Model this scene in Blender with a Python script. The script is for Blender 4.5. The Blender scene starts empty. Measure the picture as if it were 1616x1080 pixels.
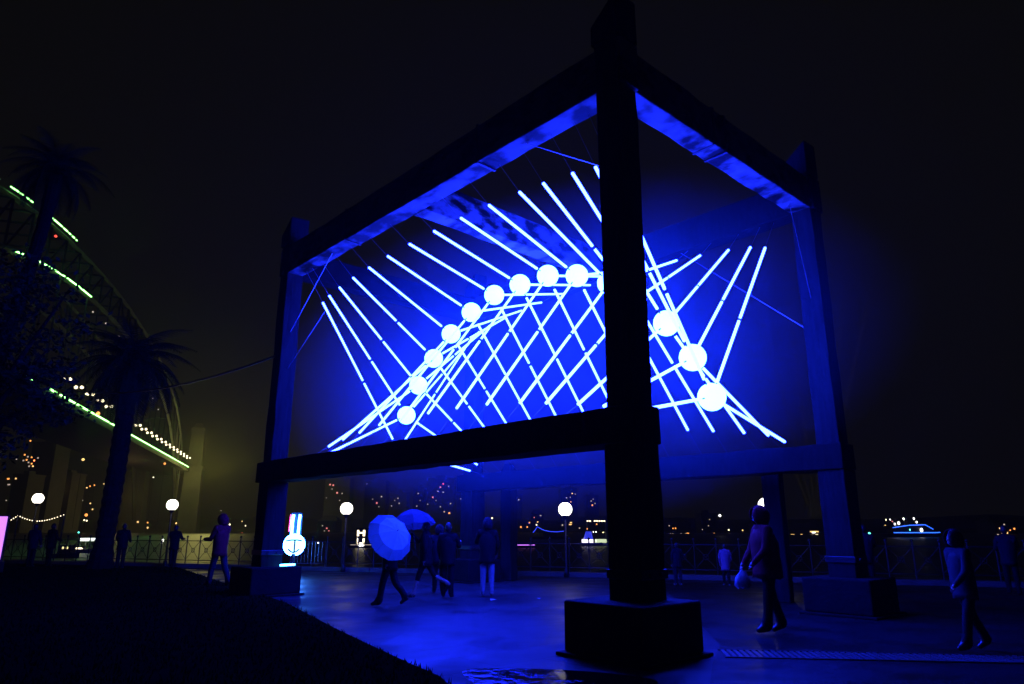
import bpy, bmesh, math, random
from mathutils import Vector, Matrix

random.seed(7)
scene = bpy.context.scene
COL = scene.collection

# ------------------------------------------------------------------ camera, sky, exposure
EYE = 1.6
FPX = 1095.4                      # focal length in photo pixels (photo 1616 x 1080)
PITCH = math.radians(14.99)
cam_data = bpy.data.cameras.new('camera')
cam_data.sensor_width = 36.0
cam_data.lens = FPX / 1616.0 * 36.0
cam_data.clip_start = 0.1
cam_data.clip_end = 6000
cam = bpy.data.objects.new('camera', cam_data)
COL.objects.link(cam)
cam.location = (0, 0, EYE)
cam.rotation_euler = (math.radians(90) + PITCH, 0, 0)
scene.camera = cam

world = bpy.data.worlds.new('World')
scene.world = world
world.use_nodes = True
bg = world.node_tree.nodes['Background']
bg.inputs['Color'].default_value = (1.0, 0.95, 0.50, 1)     # overcast night cloud lit by the city
bg.inputs['Strength'].default_value = 0.0026

scene.view_settings.view_transform = 'Standard'
scene.view_settings.look = 'None'
scene.view_settings.exposure = 0
scene.view_settings.gamma = 1
scene.render.engine = 'CYCLES'
scene.cycles.use_denoising = True
scene.cycles.max_bounces = 6
scene.cycles.diffuse_bounces = 2
scene.cycles.glossy_bounces = 3
scene.cycles.transmission_bounces = 4
scene.cycles.transparent_max_bounces = 8
scene.cycles.volume_bounces = 0
scene.cycles.sample_clamp_indirect = 4.0
scene.cycles.sample_clamp_direct = 0.0

# ------------------------------------------------------------------ helpers
def R(d):
    return math.radians(d)

def at(x, y, Y):
    """point of the place seen at photo pixel x, y that stands Y metres ahead"""
    X = (x - 808.0) / FPX
    U = (540.0 - y) / FPX
    d = Vector((X, math.cos(PITCH) - U * math.sin(PITCH), math.sin(PITCH) + U * math.cos(PITCH)))
    p = d * (Y / d.y)
    p.z += EYE
    return p

class MB:
    def __init__(self):
        self.v = []; self.f = []; self.m = []
    def add(self, vs, fs, mi=0):
        o = len(self.v)
        self.v += [tuple(p) for p in vs]
        self.f += [tuple(i + o for i in q) for q in fs]
        self.m += [mi] * len(fs)
        return self
    def box(self, c, s, mi=0, rot=None):
        hx, hy, hz = s[0] / 2, s[1] / 2, s[2] / 2
        vs = [Vector((sx * hx, sy * hy, sz * hz)) for sz in (-1, 1) for sy in (-1, 1) for sx in (-1, 1)]
        if rot is not None:
            vs = [rot @ p for p in vs]
        vs = [p + Vector(c) for p in vs]
        return self.add(vs, [(0, 2, 3, 1), (4, 5, 7, 6), (0, 1, 5, 4), (2, 6, 7, 3), (0, 4, 6, 2), (1, 3, 7, 5)], mi)
    def span(self, a, b, mi=0):
        a = Vector(a); b = Vector(b)
        return self.box((a + b) / 2, [abs(b[i] - a[i]) for i in range(3)], mi)
    def tube(self, pts, rad, n=8, mi=0, caps=True):
        pts = [Vector(p) for p in pts]
        rads = rad if isinstance(rad, (list, tuple)) else [rad] * len(pts)
        o = len(self.v); ring = []
        for i, p in enumerate(pts):
            t = (pts[min(i + 1, len(pts) - 1)] - pts[max(i - 1, 0)])
            t = t.normalized() if t.length > 1e-9 else Vector((0, 0, 1))
            a = Vector((0, 0, 1)) if abs(t.z) < 0.9 else Vector((1, 0, 0))
            e1 = t.cross(a).normalized(); e2 = t.cross(e1)
            for k in range(n):
                w = 2 * math.pi * k / n
                ring.append(p + (e1 * math.cos(w) + e2 * math.sin(w)) * rads[i])
        fs = []
        for i in range(len(pts) - 1):
            for k in range(n):
                a = i * n + k; b = i * n + (k + 1) % n
                fs.append((a, a + n, b + n, b))
        if caps:
            fs.append(tuple(range(n))); fs.append(tuple(reversed(range((len(pts) - 1) * n, len(pts) * n))))
        return self.add(ring, fs, mi)
    def sphere(self, c, r, seg=16, rings=10, mi=0, scale=(1, 1, 1)):
        vs = []; fs = []
        for i in range(1, rings):
            th = math.pi * i / rings
            for k in range(seg):
                ph = 2 * math.pi * k / seg
                vs.append((c[0] + r * scale[0] * math.sin(th) * math.cos(ph), c[1] + r * scale[1] * math.sin(th) * math.sin(ph), c[2] + r * scale[2] * math.cos(th)))
        top = len(vs); vs.append((c[0], c[1], c[2] + r * scale[2])); bot = len(vs); vs.append((c[0], c[1], c[2] - r * scale[2]))
        for i in range(rings - 2):
            for k in range(seg):
                a = i * seg + k; b = i * seg + (k + 1) % seg
                fs.append((a, a + seg, b + seg, b))
        for k in range(seg):
            fs.append((top, k, (k + 1) % seg))
            fs.append((bot, (rings - 2) * seg + (k + 1) % seg, (rings - 2) * seg + k))
        return self.add(vs, fs, mi)
    def mesh(self, name, mats, smooth=False):
        me = bpy.data.meshes.new(name)
        me.from_pydata([tuple(p) for p in self.v], [], self.f)
        for m in (mats if isinstance(mats, (list, tuple)) else [mats]):
            me.materials.append(m)
        me.polygons.foreach_set('material_index', self.m)
        if smooth:
            me.polygons.foreach_set('use_smooth', [True] * len(self.f))
        me.update()
        return me
    def build(self, name, mats, parent=None, smooth=False, bevel=0.0):
        o = bpy.data.objects.new(name, self.mesh(name, mats, smooth))
        COL.objects.link(o)
        if parent is not None:
            o.parent = parent
        if bevel:
            b = o.modifiers.new('bevel', 'BEVEL'); b.width = bevel; b.segments = 2
        return o

def put(name, me, parent=None, loc=(0, 0, 0), rot=(0, 0, 0), scale=(1, 1, 1)):
    o = bpy.data.objects.new(name, me)
    COL.objects.link(o)
    o.location = loc; o.rotation_euler = rot; o.scale = scale
    if parent is not None:
        o.parent = parent
    return o

def tag(o, label=None, cat=None, group=None, kind=None):
    if label: o['label'] = label
    if cat: o['category'] = cat
    if group: o['group'] = group
    if kind: o['kind'] = kind
    return o

def empty(name, label, cat, loc=(0, 0, 0), rz=0.0, group=None):
    o = bpy.data.objects.new(name, None)
    COL.objects.link(o)
    o.location = loc; o.rotation_euler = (0, 0, rz)
    return tag(o, label, cat, group)

# ------------------------------------------------------------------ materials
def mat(name, col=(0.5, 0.5, 0.5), rough=0.6, metal=0.0, noise=None, bump=None, spec=0.5, rvar=None, trans=0.0):
    """procedural surface: noise = (scale, second colour, contrast), bump = (scale, strength), rvar = (scale, lo, hi)"""
    m = bpy.data.materials.new(name); m.use_nodes = True
    nt = m.node_tree; b = nt.nodes['Principled BSDF']
    b.inputs['Base Color'].default_value = (*col, 1)
    b.inputs['Roughness'].default_value = rough
    b.inputs['Metallic'].default_value = metal
    b.inputs['Specular IOR Level'].default_value = spec
    tc = nt.nodes.new('ShaderNodeTexCoord')
    def nz(scale, detail=6):
        n = nt.nodes.new('ShaderNodeTexNoise')
        n.inputs['Detail'].default_value = detail
        if isinstance(scale, tuple):
            mp = nt.nodes.new('ShaderNodeMapping'); mp.inputs['Scale'].default_value = scale
            nt.links.new(tc.outputs['Object'], mp.inputs['Vector']); nt.links.new(mp.outputs[0], n.inputs['Vector'])
            n.inputs['Scale'].default_value = 1.0
        else:
            nt.links.new(tc.outputs['Object'], n.inputs['Vector']); n.inputs['Scale'].default_value = scale
        return n
    if noise:
        n = nz(noise[0]); r = nt.nodes.new('ShaderNodeValToRGB')
        c = noise[2] if len(noise) > 2 else 0.2
        r.color_ramp.elements[0].position = 0.5 - c; r.color_ramp.elements[1].position = 0.5 + c
        r.color_ramp.elements[0].color = (*col, 1); r.color_ramp.elements[1].color = (*noise[1], 1)
        nt.links.new(n.outputs['Fac'], r.inputs['Fac']); nt.links.new(r.outputs['Color'], b.inputs['Base Color'])
    if rvar:
        n = nz(rvar[0]); r = nt.nodes.new('ShaderNodeMapRange')
        r.inputs['From Min'].default_value = 0.35; r.inputs['From Max'].default_value = 0.65
        r.inputs['To Min'].default_value = rvar[1]; r.inputs['To Max'].default_value = rvar[2]
        nt.links.new(n.outputs['Fac'], r.inputs['Value']); nt.links.new(r.outputs['Result'], b.inputs['Roughness'])
    if bump:
        n = nz(bump[0], 8); bp = nt.nodes.new('ShaderNodeBump')
        bp.inputs['Strength'].default_value = bump[1]
        bp.inputs['Distance'].default_value = bump[2] if len(bump) > 2 else 0.02
        nt.links.new(n.outputs['Fac'], bp.inputs['Height']); nt.links.new(bp.outputs['Normal'], b.inputs['Normal'])
    if trans:
        b.inputs['Transmission Weight'].default_value = trans
    return m

def emit(name, col, strength, sample=True):
    m = bpy.data.materials.new(name); m.use_nodes = True
    nt = m.node_tree; b = nt.nodes['Principled BSDF']
    b.inputs['Base Color'].default_value = (0.6, 0.6, 0.6, 1)
    b.inputs['Emission Color'].default_value = (*col, 1)
    b.inputs['Emission Strength'].default_value = strength
    if not sample:
        m.cycles.emission_sampling = 'NONE'
    return m

GLOW = 110.0
M = {}
M['tube'] = emit('led_tube', (0.0076, 0.018, 1.0), GLOW)
M['globe'] = emit('led_globe', (0.0088, 0.030, 1.0), GLOW)
M['timber'] = mat('old_timber', (0.004, 0.0035, 0.003), 0.9, noise=((3, 14, 3), (0.011, 0.010, 0.008), 0.25), bump=((6, 40, 6), 0.5, 0.02), spec=.12)
M['timber_v'] = mat('old_timber_upright', (0.006, 0.0055, 0.005), 0.9, noise=((14, 14, 1.5), (0.020, 0.018, 0.016), 0.25), bump=((30, 30, 3), 0.6, 0.02), spec=.12)
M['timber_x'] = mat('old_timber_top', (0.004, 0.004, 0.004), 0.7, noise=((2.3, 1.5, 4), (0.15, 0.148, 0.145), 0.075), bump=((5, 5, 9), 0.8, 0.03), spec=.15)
M['concrete'] = mat('footing_concrete', (0.004, 0.004, 0.004), 0.85, noise=(3, (0.010, 0.010, 0.0095), 0.25), bump=(18, 0.5, 0.02), spec=.12)
M['steel'] = mat('dark_steel', (0.05, 0.05, 0.055), 0.4, 0.8, bump=(40, 0.1))
M['cable'] = mat('cable_steel', (0.35, 0.35, 0.36), 0.35, 0.9)
M['black'] = mat('black_rubber', (0.012, 0.012, 0.013), 0.6)
M['iron'] = mat('black_iron', (0.012, 0.012, 0.012), 0.5, 0.3)
M['paving'] = mat('wet_paving', (0.015, 0.016, 0.017), 0.4, noise=(0.5, (0.050, 0.052, 0.054), 0.26), bump=(55, 0.35, 0.006), rvar=(0.8, 0.30, 0.6), spec=.16)
def joints(m, sx, sy, rot):
    nt = m.node_tree; b = nt.nodes['Principled BSDF']
    tc = nt.nodes.new('ShaderNodeTexCoord'); mp = nt.nodes.new('ShaderNodeMapping'); br = nt.nodes.new('ShaderNodeTexBrick')
    mp.inputs['Rotation'].default_value = (0, 0, rot)
    br.inputs['Scale'].default_value = 1.0; br.inputs['Brick Width'].default_value = sx; br.inputs['Row Height'].default_value = sy
    br.inputs['Mortar Size'].default_value = 0.012; br.inputs['Mortar Smooth'].default_value = 0.3
    br.inputs['Color1'].default_value = (1, 1, 1, 1); br.inputs['Color2'].default_value = (.78, .78, .78, 1); br.inputs['Mortar'].default_value = (.25, .25, .25, 1)
    nt.links.new(tc.outputs['Object'], mp.inputs['Vector']); nt.links.new(mp.outputs[0], br.inputs['Vector'])
    src = b.inputs['Base Color'].links[0].from_socket
    mx = nt.nodes.new('ShaderNodeMixRGB'); mx.blend_type = 'MULTIPLY'; mx.inputs[0].default_value = 1
    nt.links.new(src, mx.inputs[1]); nt.links.new(br.outputs['Color'], mx.inputs[2]); nt.links.new(mx.outputs[0], b.inputs['Base Color'])
    bp = nt.nodes.new('ShaderNodeBump'); bp.inputs['Strength'].default_value = .8; bp.inputs['Distance'].default_value = .01; bp.invert = True
    old = b.inputs['Normal'].links[0].from_socket
    nt.links.new(br.outputs['Fac'], bp.inputs['Height']); nt.links.new(old, bp.inputs['Normal']); nt.links.new(bp.outputs['Normal'], b.inputs['Normal'])
joints(M['paving'], 1.5, 0.75, R(-42.7))
M['lawn'] = mat('lawn_soil', (0.006, 0.006, 0.003), 0.95, noise=(4, (0.012, 0.014, 0.005), 0.2), spec=0.0)
M['blade'] = mat('grass_blade', (0.004, 0.010, 0.001), 0.9, spec=0.0)
M['stone'] = mat('seawall_stone', (0.06, 0.05, 0.04), 0.8, noise=(2, (0.12, 0.1, 0.075), 0.25), bump=(9, 0.5))
M['lamp_globe'] = emit('lamp_globe', (1.0, 0.93, 0.74), 5.0)
M['bark'] = mat('palm_bark', (0.008, 0.006, 0.005), 0.95, noise=((6, 6, 18), (0.02, 0.016, 0.012), 0.2), bump=((12, 12, 25), 0.8, 0.03), spec=.05)
M['frond'] = mat('palm_leaf', (0.012, 0.026, 0.006), 0.7, noise=(1.5, (0.022, 0.045, 0.012), 0.25), spec=.1)
M['leaf'] = mat('tree_leaf', (0.012, 0.024, 0.006), 0.7, noise=(1.2, (0.022, 0.04, 0.012), 0.25), spec=.1)
M['skin'] = mat('skin', (0.36, 0.23, 0.17), 0.55)
M['hair'] = mat('hair', (0.02, 0.014, 0.01), 0.6)
M['eye'] = mat('eye', (0.02, 0.02, 0.02), 0.2)
M['bridge'] = mat('bridge_steel', (0.018, 0.019, 0.02), 0.7, noise=(0.2, (0.035, 0.035, 0.036), 0.2))
M['granite'] = mat('pylon_granite', (0.03, 0.029, 0.026), 0.85, noise=(0.15, (0.055, 0.053, 0.047), 0.25), bump=(0.6, 0.6, 0.4))
M['facade'] = mat('far_facade', (0.05, 0.047, 0.045), 0.8, noise=(0.1, (0.09, 0.085, 0.08), 0.2))
M['hull'] = mat('boat_hull', (0.35, 0.35, 0.36), 0.35)
M['hull_dark'] = mat('boat_hull_dark', (0.02, 0.025, 0.04), 0.35)
M['white_paint'] = mat('white_paint', (0.7, 0.7, 0.7), 0.4)
E_ORANGE = emit('light_orange', (1.0, 0.33, 0.07), 2.2, False)
E_AMBER = emit('light_amber', (1.0, 0.58, 0.2), 2.0, False)
E_WARM = emit('light_warm', (1.0, 0.82, 0.5), 3.2, False)
E_WHITE = emit('light_white', (1.0, 0.98, 0.92), 3.4, False)
E_RED = emit('light_red', (1.0, 0.06, 0.04), 3, False)
E_PINK = emit('light_pink', (1.0, 0.22, 0.22), 1.3, False)
E_DIM = emit('light_dim', (0.8, 0.62, 0.5), 0.75, False)
E_TEAL = emit('light_teal', (0.15, 1.0, 0.8), 2.5, False)
E_GREEN = emit('bridge_green', (0.28, 1.0, 0.2), 9, False)
E_BLUE = emit('boat_blue', (0.02, 0.12, 1.0), 3.5, False)
E_PURPLE = emit('boat_purple', (0.75, 0.2, 1.0), 1.8, False)
KEY = dict(o=E_ORANGE, a=E_AMBER, y=E_WARM, w=E_WHITE, r=E_RED, p=E_PINK, d=E_DIM, t=E_TEAL)

# ------------------------------------------------------------------ ground, water, sea wall
def edge_y(x):                       # line of the sea wall
    return 25.9 - 0.364 * x
g = MB()
NX = 60
xs = [-160 + 320 * i / NX for i in range(NX + 1)]
g.add([(x, edge_y(x), 0) for x in xs] + [(x, -70, 0) for x in xs], [(i, i + NX + 1, i + NX + 2, i + 1) for i in range(NX)])
tag(g.build('ground', M['paving']), 'dark wet paving of the waterfront plaza', kind='structure')

def water_material():
    m = bpy.data.materials.new('harbour_water'); m.use_nodes = True
    nt = m.node_tree; b = nt.nodes['Principled BSDF']
    b.inputs['Base Color'].default_value = (0.004, 0.006, 0.008, 1)
    b.inputs['Roughness'].default_value = 0.34
    b.inputs['IOR'].default_value = 1.33; b.inputs['Specular IOR Level'].default_value = 0.3
    tc = nt.nodes.new('ShaderNodeTexCoord')
    n = nt.nodes.new('ShaderNodeTexNoise'); n.inputs['Scale'].default_value = 1.0; n.inputs['Detail'].default_value = 3
    bp = nt.nodes.new('ShaderNodeBump'); bp.inputs['Strength'].default_value = 1.0; bp.inputs['Distance'].default_value = 1.1
    mp = nt.nodes.new('ShaderNodeMapping'); mp.inputs['Scale'].default_value = (.16, .55, 1); mp.inputs['Rotation'].default_value = (0, 0, .15)
    nt.links.new(tc.outputs['Object'], mp.inputs['Vector']); nt.links.new(mp.outputs[0], n.inputs['Vector']); nt.links.new(n.outputs['Fac'], bp.inputs['Height'])
    nt.links.new(bp.outputs['Normal'], b.inputs['Normal'])
    return m
g = MB()
g.add([(-3000, -200, -2.4), (3000, -200, -2.4), (3000, 3500, -2.4), (-3000, 3500, -2.4)], [(0, 1, 2, 3)])
tag(g.build('water', water_material()), 'dark rippled harbour water', kind='structure')

g = MB()
for i in range(NX):
    a, b = xs[i], xs[i + 1]
    ya, yb = edge_y(a), edge_y(b)
    g.add([(a, ya - .45, .14), (b - .03, yb - .44, .14), (b - .03, yb + .06, .14), (a, ya + .05, .14),
           (a, ya - .45, 0), (b - .03, yb - .44, 0), (b - .03, yb + .06, -3), (a, ya + .05, -3)],
          [(0, 1, 2, 3), (4, 5, 1, 0), (3, 2, 6, 7), (0, 3, 7, 4), (1, 5, 6, 2)])
tag(g.build('sea_wall', M['stone']), 'stone coping and face of the sea wall', kind='structure')

LAWN = [(-0.60, 7.6), (-0.78, 8.15), (-1.30, 9.05), (-2.74, 11.7), (-4.9, 15.9), (-7.3, 19.6), (-10.2, 24.2), (-13.6, 29.6), (-60, 46.4), (-60, -20), (-0.45, -20), (-0.5, 5)]
g = MB()
g.add([(x, y, 0.06) for x, y in LAWN] + [(x, y, -0.02) for x, y in LAWN],
      [tuple(range(len(LAWN)))] + [(i, (i + 1) % len(LAWN), (i + 1) % len(LAWN) + len(LAWN), i + len(LAWN)) for i in range(len(LAWN))])
tag(g.build('lawn', M['lawn']), 'dark lawn beside the paving', kind='structure')

def inside(x, y, poly):
    r = False
    for i in range(len(poly)):
        x1, y1 = poly[i]; x2, y2 = poly[i - 1]
        if (y1 > y) != (y2 > y) and x < (x2 - x1) * (y - y1) / (y2 - y1) + x1:
            r = not r
    return r
g = MB()
cnt = 0
while cnt < 26000:
    y = 5.5 + 24 * random.random() ** 1.7
    x = -0.5 - random.random() * (4 + y * 0.75)
    if not inside(x - 0.02, y, LAWN):
        continue
    hgt = random.uniform(.03, .075); a = random.random() * 6.28; w = .006 + y * .0004
    lx, ly = random.gauss(0, .02), random.gauss(0, .02)
    dx, dy = math.cos(a) * w, math.sin(a) * w
    g.add([(x - dx, y - dy, .058), (x + dx, y + dy, .058), (x + lx, y + ly, .06 + hgt)], [(0, 1, 2)])
    cnt += 1
tag(g.build('grass', M['blade']), 'short wet grass blades covering the lawn', 'grass', kind='stuff')

g = MB()  # dark sheet paints the light falloff into the right-hand paving
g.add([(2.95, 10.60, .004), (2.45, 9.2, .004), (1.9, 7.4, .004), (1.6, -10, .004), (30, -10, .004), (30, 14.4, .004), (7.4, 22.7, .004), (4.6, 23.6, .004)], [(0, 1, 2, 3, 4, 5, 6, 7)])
M['paving_shade'] = mat('shaded_paving', (0.005, 0.005, 0.005), 0.5, noise=(0.7, (0.012, 0.012, 0.012), 0.28), bump=(70, 0.4, 0.006), rvar=(1.1, 0.3, 0.7), spec=.12)
tag(g.build('shaded_paving_patch', M['paving_shade']), 'darker sheet on the paving right of the frame, shade painted in', kind='structure')

# puddle on the paving in front of the camera
PUD = []
for k in range(40):
    w = 2 * math.pi * k / 40
    PUD.append((0.42 + 1.05 * math.cos(w) * (1 + .10 * math.sin(3 * w + 1)) , 8.28 + .62 * math.sin(w) * (1 + .12 * math.cos(2 * w)) - .20 * math.cos(w)))
g = MB(); g.add([(x, y, .005) for x, y in PUD], [tuple(range(40))])
M['puddle'] = mat('puddle_water', (0.004, 0.004, 0.005), 0.03, bump=(3.2, 0.9, 0.035))
tag(g.build('puddle', M['puddle']), 'shallow rippled rain puddle on the paving', kind='structure')

# ------------------------------------------------------------------ timber frame
L1, L2 = 11.48, 6.62              # length (local y) and width (local x) between post centres
FRZ = R(42.69)
FLOC = Vector((1.666, 9.71, 0))
frame = empty('timber_gantry', 'huge dark timber portal frame on four posts with block footings', 'frame', FLOC, FRZ)
def fw(v, u, z):
    c, s = math.cos(FRZ), math.sin(FRZ)
    return Vector((FLOC.x + c * v - s * u, FLOC.y + s * v + c * u, z))
def rough_box(a, b, n=(6, 6, 6), j=0.012, axis=2):
    """hewn timber: a long box cut in slices whose corners wander a little"""
    a = Vector(a); b = Vector(b); mb = MB()
    ns = n[axis]; o = [i for i in range(3) if i != axis]
    vs = []
    for i in range(ns + 1):
        t = a[axis] + (b[axis] - a[axis]) * i / ns
        for (p, q) in ((a[o[0]], a[o[1]]), (b[o[0]], a[o[1]]), (b[o[0]], b[o[1]]), (a[o[0]], b[o[1]])):
            c = [0, 0, 0]; c[axis] = t
            c[o[0]] = p + random.uniform(-j, j); c[o[1]] = q + random.uniform(-j, j)
            vs.append(c)
    fs = []
    for i in range(ns):
        for k in range(4):
            p = i * 4 + k; q = i * 4 + (k + 1) % 4
            fs.append((p, q, q + 4, p + 4))
    fs.append((3, 2, 1, 0)); e = ns * 4; fs.append((e, e + 1, e + 2, e + 3))
    if axis == 1:
        fs = [tuple(reversed(x)) for x in fs]
    return mb.add(vs, fs)
for pi, (pv, pu) in enumerate(((0, 0), (0, L1), (L2, 0), (L2, L1))):
    sv_, su_ = (-.06, .06) if pi == 0 else (0, 0)
    f = MB().span((pv - .64 + sv_, pu - .64 + su_, .05), (pv + .64 + sv_, pu + .64 + su_, .68)).build('footing', M['concrete'], frame, bevel=.03)
    MB().span((pv - .72 + sv_, pu - .72 + su_, .006), (pv + .72 + sv_, pu + .72 + su_, .05)).build('base_slab', M['concrete'], f, bevel=.01)
    rough_box((pv - .27, pu - .27, .66), (pv + .27, pu + .27, 2.72), axis=2).build('lower_post', M['timber_v'], frame, bevel=.015)
    up = rough_box((pv - .228, pu - .228, 3.22), (pv + .228, pu + .228, 9.25), (6, 6, 12), axis=2).build('upper_post', M['timber_v'], frame, bevel=.015)
    # slanted, slightly wider head of the post
    h_ = .27
    MB().add([(pv - h_, pu - h_, 9.2), (pv + h_, pu - h_, 9.2), (pv + h_, pu + h_, 9.2), (pv - h_, pu + h_, 9.2),
              (pv - h_, pu - h_, 9.98), (pv + h_, pu - h_, 10.02), (pv + h_, pu + h_, 9.60), (pv - h_, pu + h_, 9.56)],
             [(3, 2, 1, 0), (4, 5, 6, 7), (0, 1, 5, 4), (1, 2, 6, 5), (2, 3, 7, 6), (3, 0, 4, 7)]).build('post_head', M['timber_v'], up, bevel=.02)
    MB().span((pv - .29, pu - .29, .95), (pv + .29, pu + .29, 1.07)).build('strap', M['steel'], frame, bevel=.008)
    for s_ in (-1, 1):
        for q_ in (-.12, .12):
            MB().tube([(pv + q_, pu + s_ * .29, 1.01), (pv + q_, pu + s_ * .325, 1.01)], .03, 6).build('bolt', M['steel'], frame)
for v_ in (0, L2):
    rough_box((v_ - .31, -.285, 2.72), (v_ + .31, L1 + .45, 3.235), (6, 24, 6), .014, axis=1).build('lower_beam', M['timber'], frame, bevel=.02)
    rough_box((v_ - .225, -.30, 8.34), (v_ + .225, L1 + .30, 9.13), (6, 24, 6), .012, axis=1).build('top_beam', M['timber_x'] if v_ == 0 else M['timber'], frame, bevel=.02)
for u_ in (0, L1 / 2, L1):
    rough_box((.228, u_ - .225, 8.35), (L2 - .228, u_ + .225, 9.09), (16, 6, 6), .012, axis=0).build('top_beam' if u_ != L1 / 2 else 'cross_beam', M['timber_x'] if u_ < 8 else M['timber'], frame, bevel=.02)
for v_ in (2.55, 2.95):
    MB().span((v_ - .03, -.24, 8.33), (v_ + .03, .24, 9.11)).build('strap', M['black'], frame)
for u_ in (3.2, 8.2):
    MB().span((-.24, u_ - .03, 8.32), (.24, u_ + .03, 9.15)).build('strap', M['black'], frame)

MB().tube([(.12, L1 - .52, .715), (.55, L1 - .40, .715)], .022, 8).build('led_bar', emit('led_bar', (.05, .35, 1.0), 30), frame, True)
# short timber piles behind the back beam
for (u_, v_, zt, lb) in ((11.0, 7.75, 3.62, 'short timber pile close to the rearmost post of the frame'),
                         (1.95, 7.75, 3.40, 'short timber pile behind the right half of the rear beam')):
    p = fw(v_, u_, 0)
    t = empty('timber_pile', lb, 'pile', (p.x, p.y, 0), FRZ + .2, 'short piles behind the frame')
    rough_box((-.2, -.2, .0), (.2, .2, zt - .25), (6, 6, 6), .014, axis=2).build('shaft', M['timber_v'], t, bevel=.03)
    MB().add([(-.2, -.2, zt - .25), (.2, -.2, zt - .25), (.2, .2, zt - .25), (-.2, .2, zt - .25), (-.1, -.1, zt), (.1, -.1, zt), (.1, .1, zt), (-.1, .1, zt)],
             [(0, 1, 5, 4), (1, 2, 6, 5), (2, 3, 7, 6), (3, 0, 4, 7), (4, 5, 6, 7)]).build('chamfered_top', M['timber_v'], t)

# ------------------------------------------------------------------ light sculpture (LED arch)
arch = empty('light_arch', 'glowing blue-white arch of globes and crossed light tubes inside the timber frame', 'light sculpture', FLOC, FRZ)
OFF = [0, .96, 1.88, 2.735, 3.50, 4.19, 4.73, 5.07]
ZB = [7.40, 7.37, 7.12, 6.70, 6.15, 5.49, 4.70, 3.90]
ZBOT = [3.9, 3.89, 3.85, 3.76, 3.67, 3.56, 3.46, 3.30]
UM, VM, HV = 5.755, L2 / 2, 2.66
globe_me = MB().sphere((0, 0, 0), .255, 24, 16).mesh('globe', M['globe'], True)
cap_me = MB().tube([(0, 0, -.03), (0, 0, .03)], .045, 10).mesh('globe_cap', M['steel'])
def tube_between(a, b, parent):
    a = Vector(a); b = Vector(b)
    MB().tube([a, a + (b - a) * .006, b - (b - a) * .006, b], [.018, .029, .029, .018], 8).build('light_tube', M['tube'], parent, True)
def wire(a, b, name='cable', r=.007, parent=None, sag=0, m=None):
    a = Vector(a); b = Vector(b)
    pts = [a + (b - a) * (i / 8) - Vector((0, 0, sag * 4 * (i / 8) * (1 - i / 8))) for i in range(9)] if sag else [a, b]
    return MB().tube(pts, r, 5).build(name, m or M['cable'], parent or arch)
for k in range(-7, 8):
    u = UM + math.copysign(OFF[abs(k)], k) if k else UM
    z = ZB[abs(k)] - (.16 if k == 7 else 0)
    u += {-3: -.06, -4: .05}.get(k, 0)
    c = Vector((VM, u, z))
    put('globe', globe_me, arch, c)
    ztop = 8.03 - .09 * (abs(k) / 7) * 5 * (abs(k) / 7) ** 0.9
    zbot = ZBOT[abs(k)]
    for sv in (-1, 1):
        for zz in (ztop, zbot):
            hv = HV if not (sv < 0 and zz < 5 and k >= 6) else (2.34 if k == 6 else 1.9)
            e = Vector((VM + sv * hv, u, zz))
            d = e - c; L = d.length; d.normalize()
            if L < 1.0:
                continue
            s0 = .255 + .10
            if L > 3.08:
                mid = L * .47
                tube_between(c + d * s0, c + d * (mid - .035), arch)
                tube_between(c + d * (mid + .035), e, arch)
                MB().tube([c + d * (mid - .05), c + d * (mid + .05)], .013, 6).build('connector', M['steel'], arch)
            else:
                tube_between(c + d * s0, e, arch)
            MB().tube([c + d * .25, c + d * (s0 + .02)], .013, 6).build('connector', M['steel'], arch)
            # suspension wire to the nearest beam
            tgt = Vector((0.1 if sv < 0 else L2 - .1, u, 8.36 if zz > 5 else 3.2))
            wire(e, tgt, 'suspension_wire', .004)
# guy cables of the frame
for (a, b) in (((0, .1, 7.0), (0, 2.1, 8.36)), ((0, L1 - .1, 6.6), (0, L1 - 2.3, 8.36)), ((0, L1 - .1, 5.6), (.1, L1 - 1.9, 6.9)),
               ((L2, .1, 5.6), (L2 - .1, 3.2, 8.36)), ((L2 - .1, 0, 5.9), (L2 - .75, 0, 8.36)), ((L2 + .2, -.2, 5.3), (L2 + .1, -.1, 8.3))):
    wire(a, b, 'guy_cable', .009, frame)

# overhead cable from the left post to the palms
pB = fw(-.22, L1 + .1, 6.05)
q = Vector((-25, 33, 9.5))
pts = [pB.lerp(q, i / 16) - Vector((0, 0, 1.3 * 4 * (i / 16) * (1 - i / 16))) for i in range(17)]
tag(MB().tube(pts, .028, 6).build('overhead_cable', M['cable']), 'thin overhead cable sagging from the left post toward the palm trees', 'cable')

# ------------------------------------------------------------------ drain grate in the paving right of the near post
gr = empty('drain_grate', 'long slotted drain grate set in the paving right of the near footing', 'drain', (2.75, 9.86, 0), R(-7))
MB().span((0, -.30, .004), (5.2, -.26, .018)).build('edge_bar', M['steel'], gr)
MB().span((0, .26, .004), (5.2, .30, .018)).build('edge_bar', M['steel'], gr)
M['grate'] = mat('wet_grate', (0.10, 0.10, 0.105), 0.35, 0.2, bump=(30, .2))
bar_me = MB().span((-.024, -.255, .003), (.024, .255, .016)).mesh('bar', M['grate'])
for i in range(64):
    put('bar', bar_me, gr, (.05 + i * .081, 0, 0))

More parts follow.
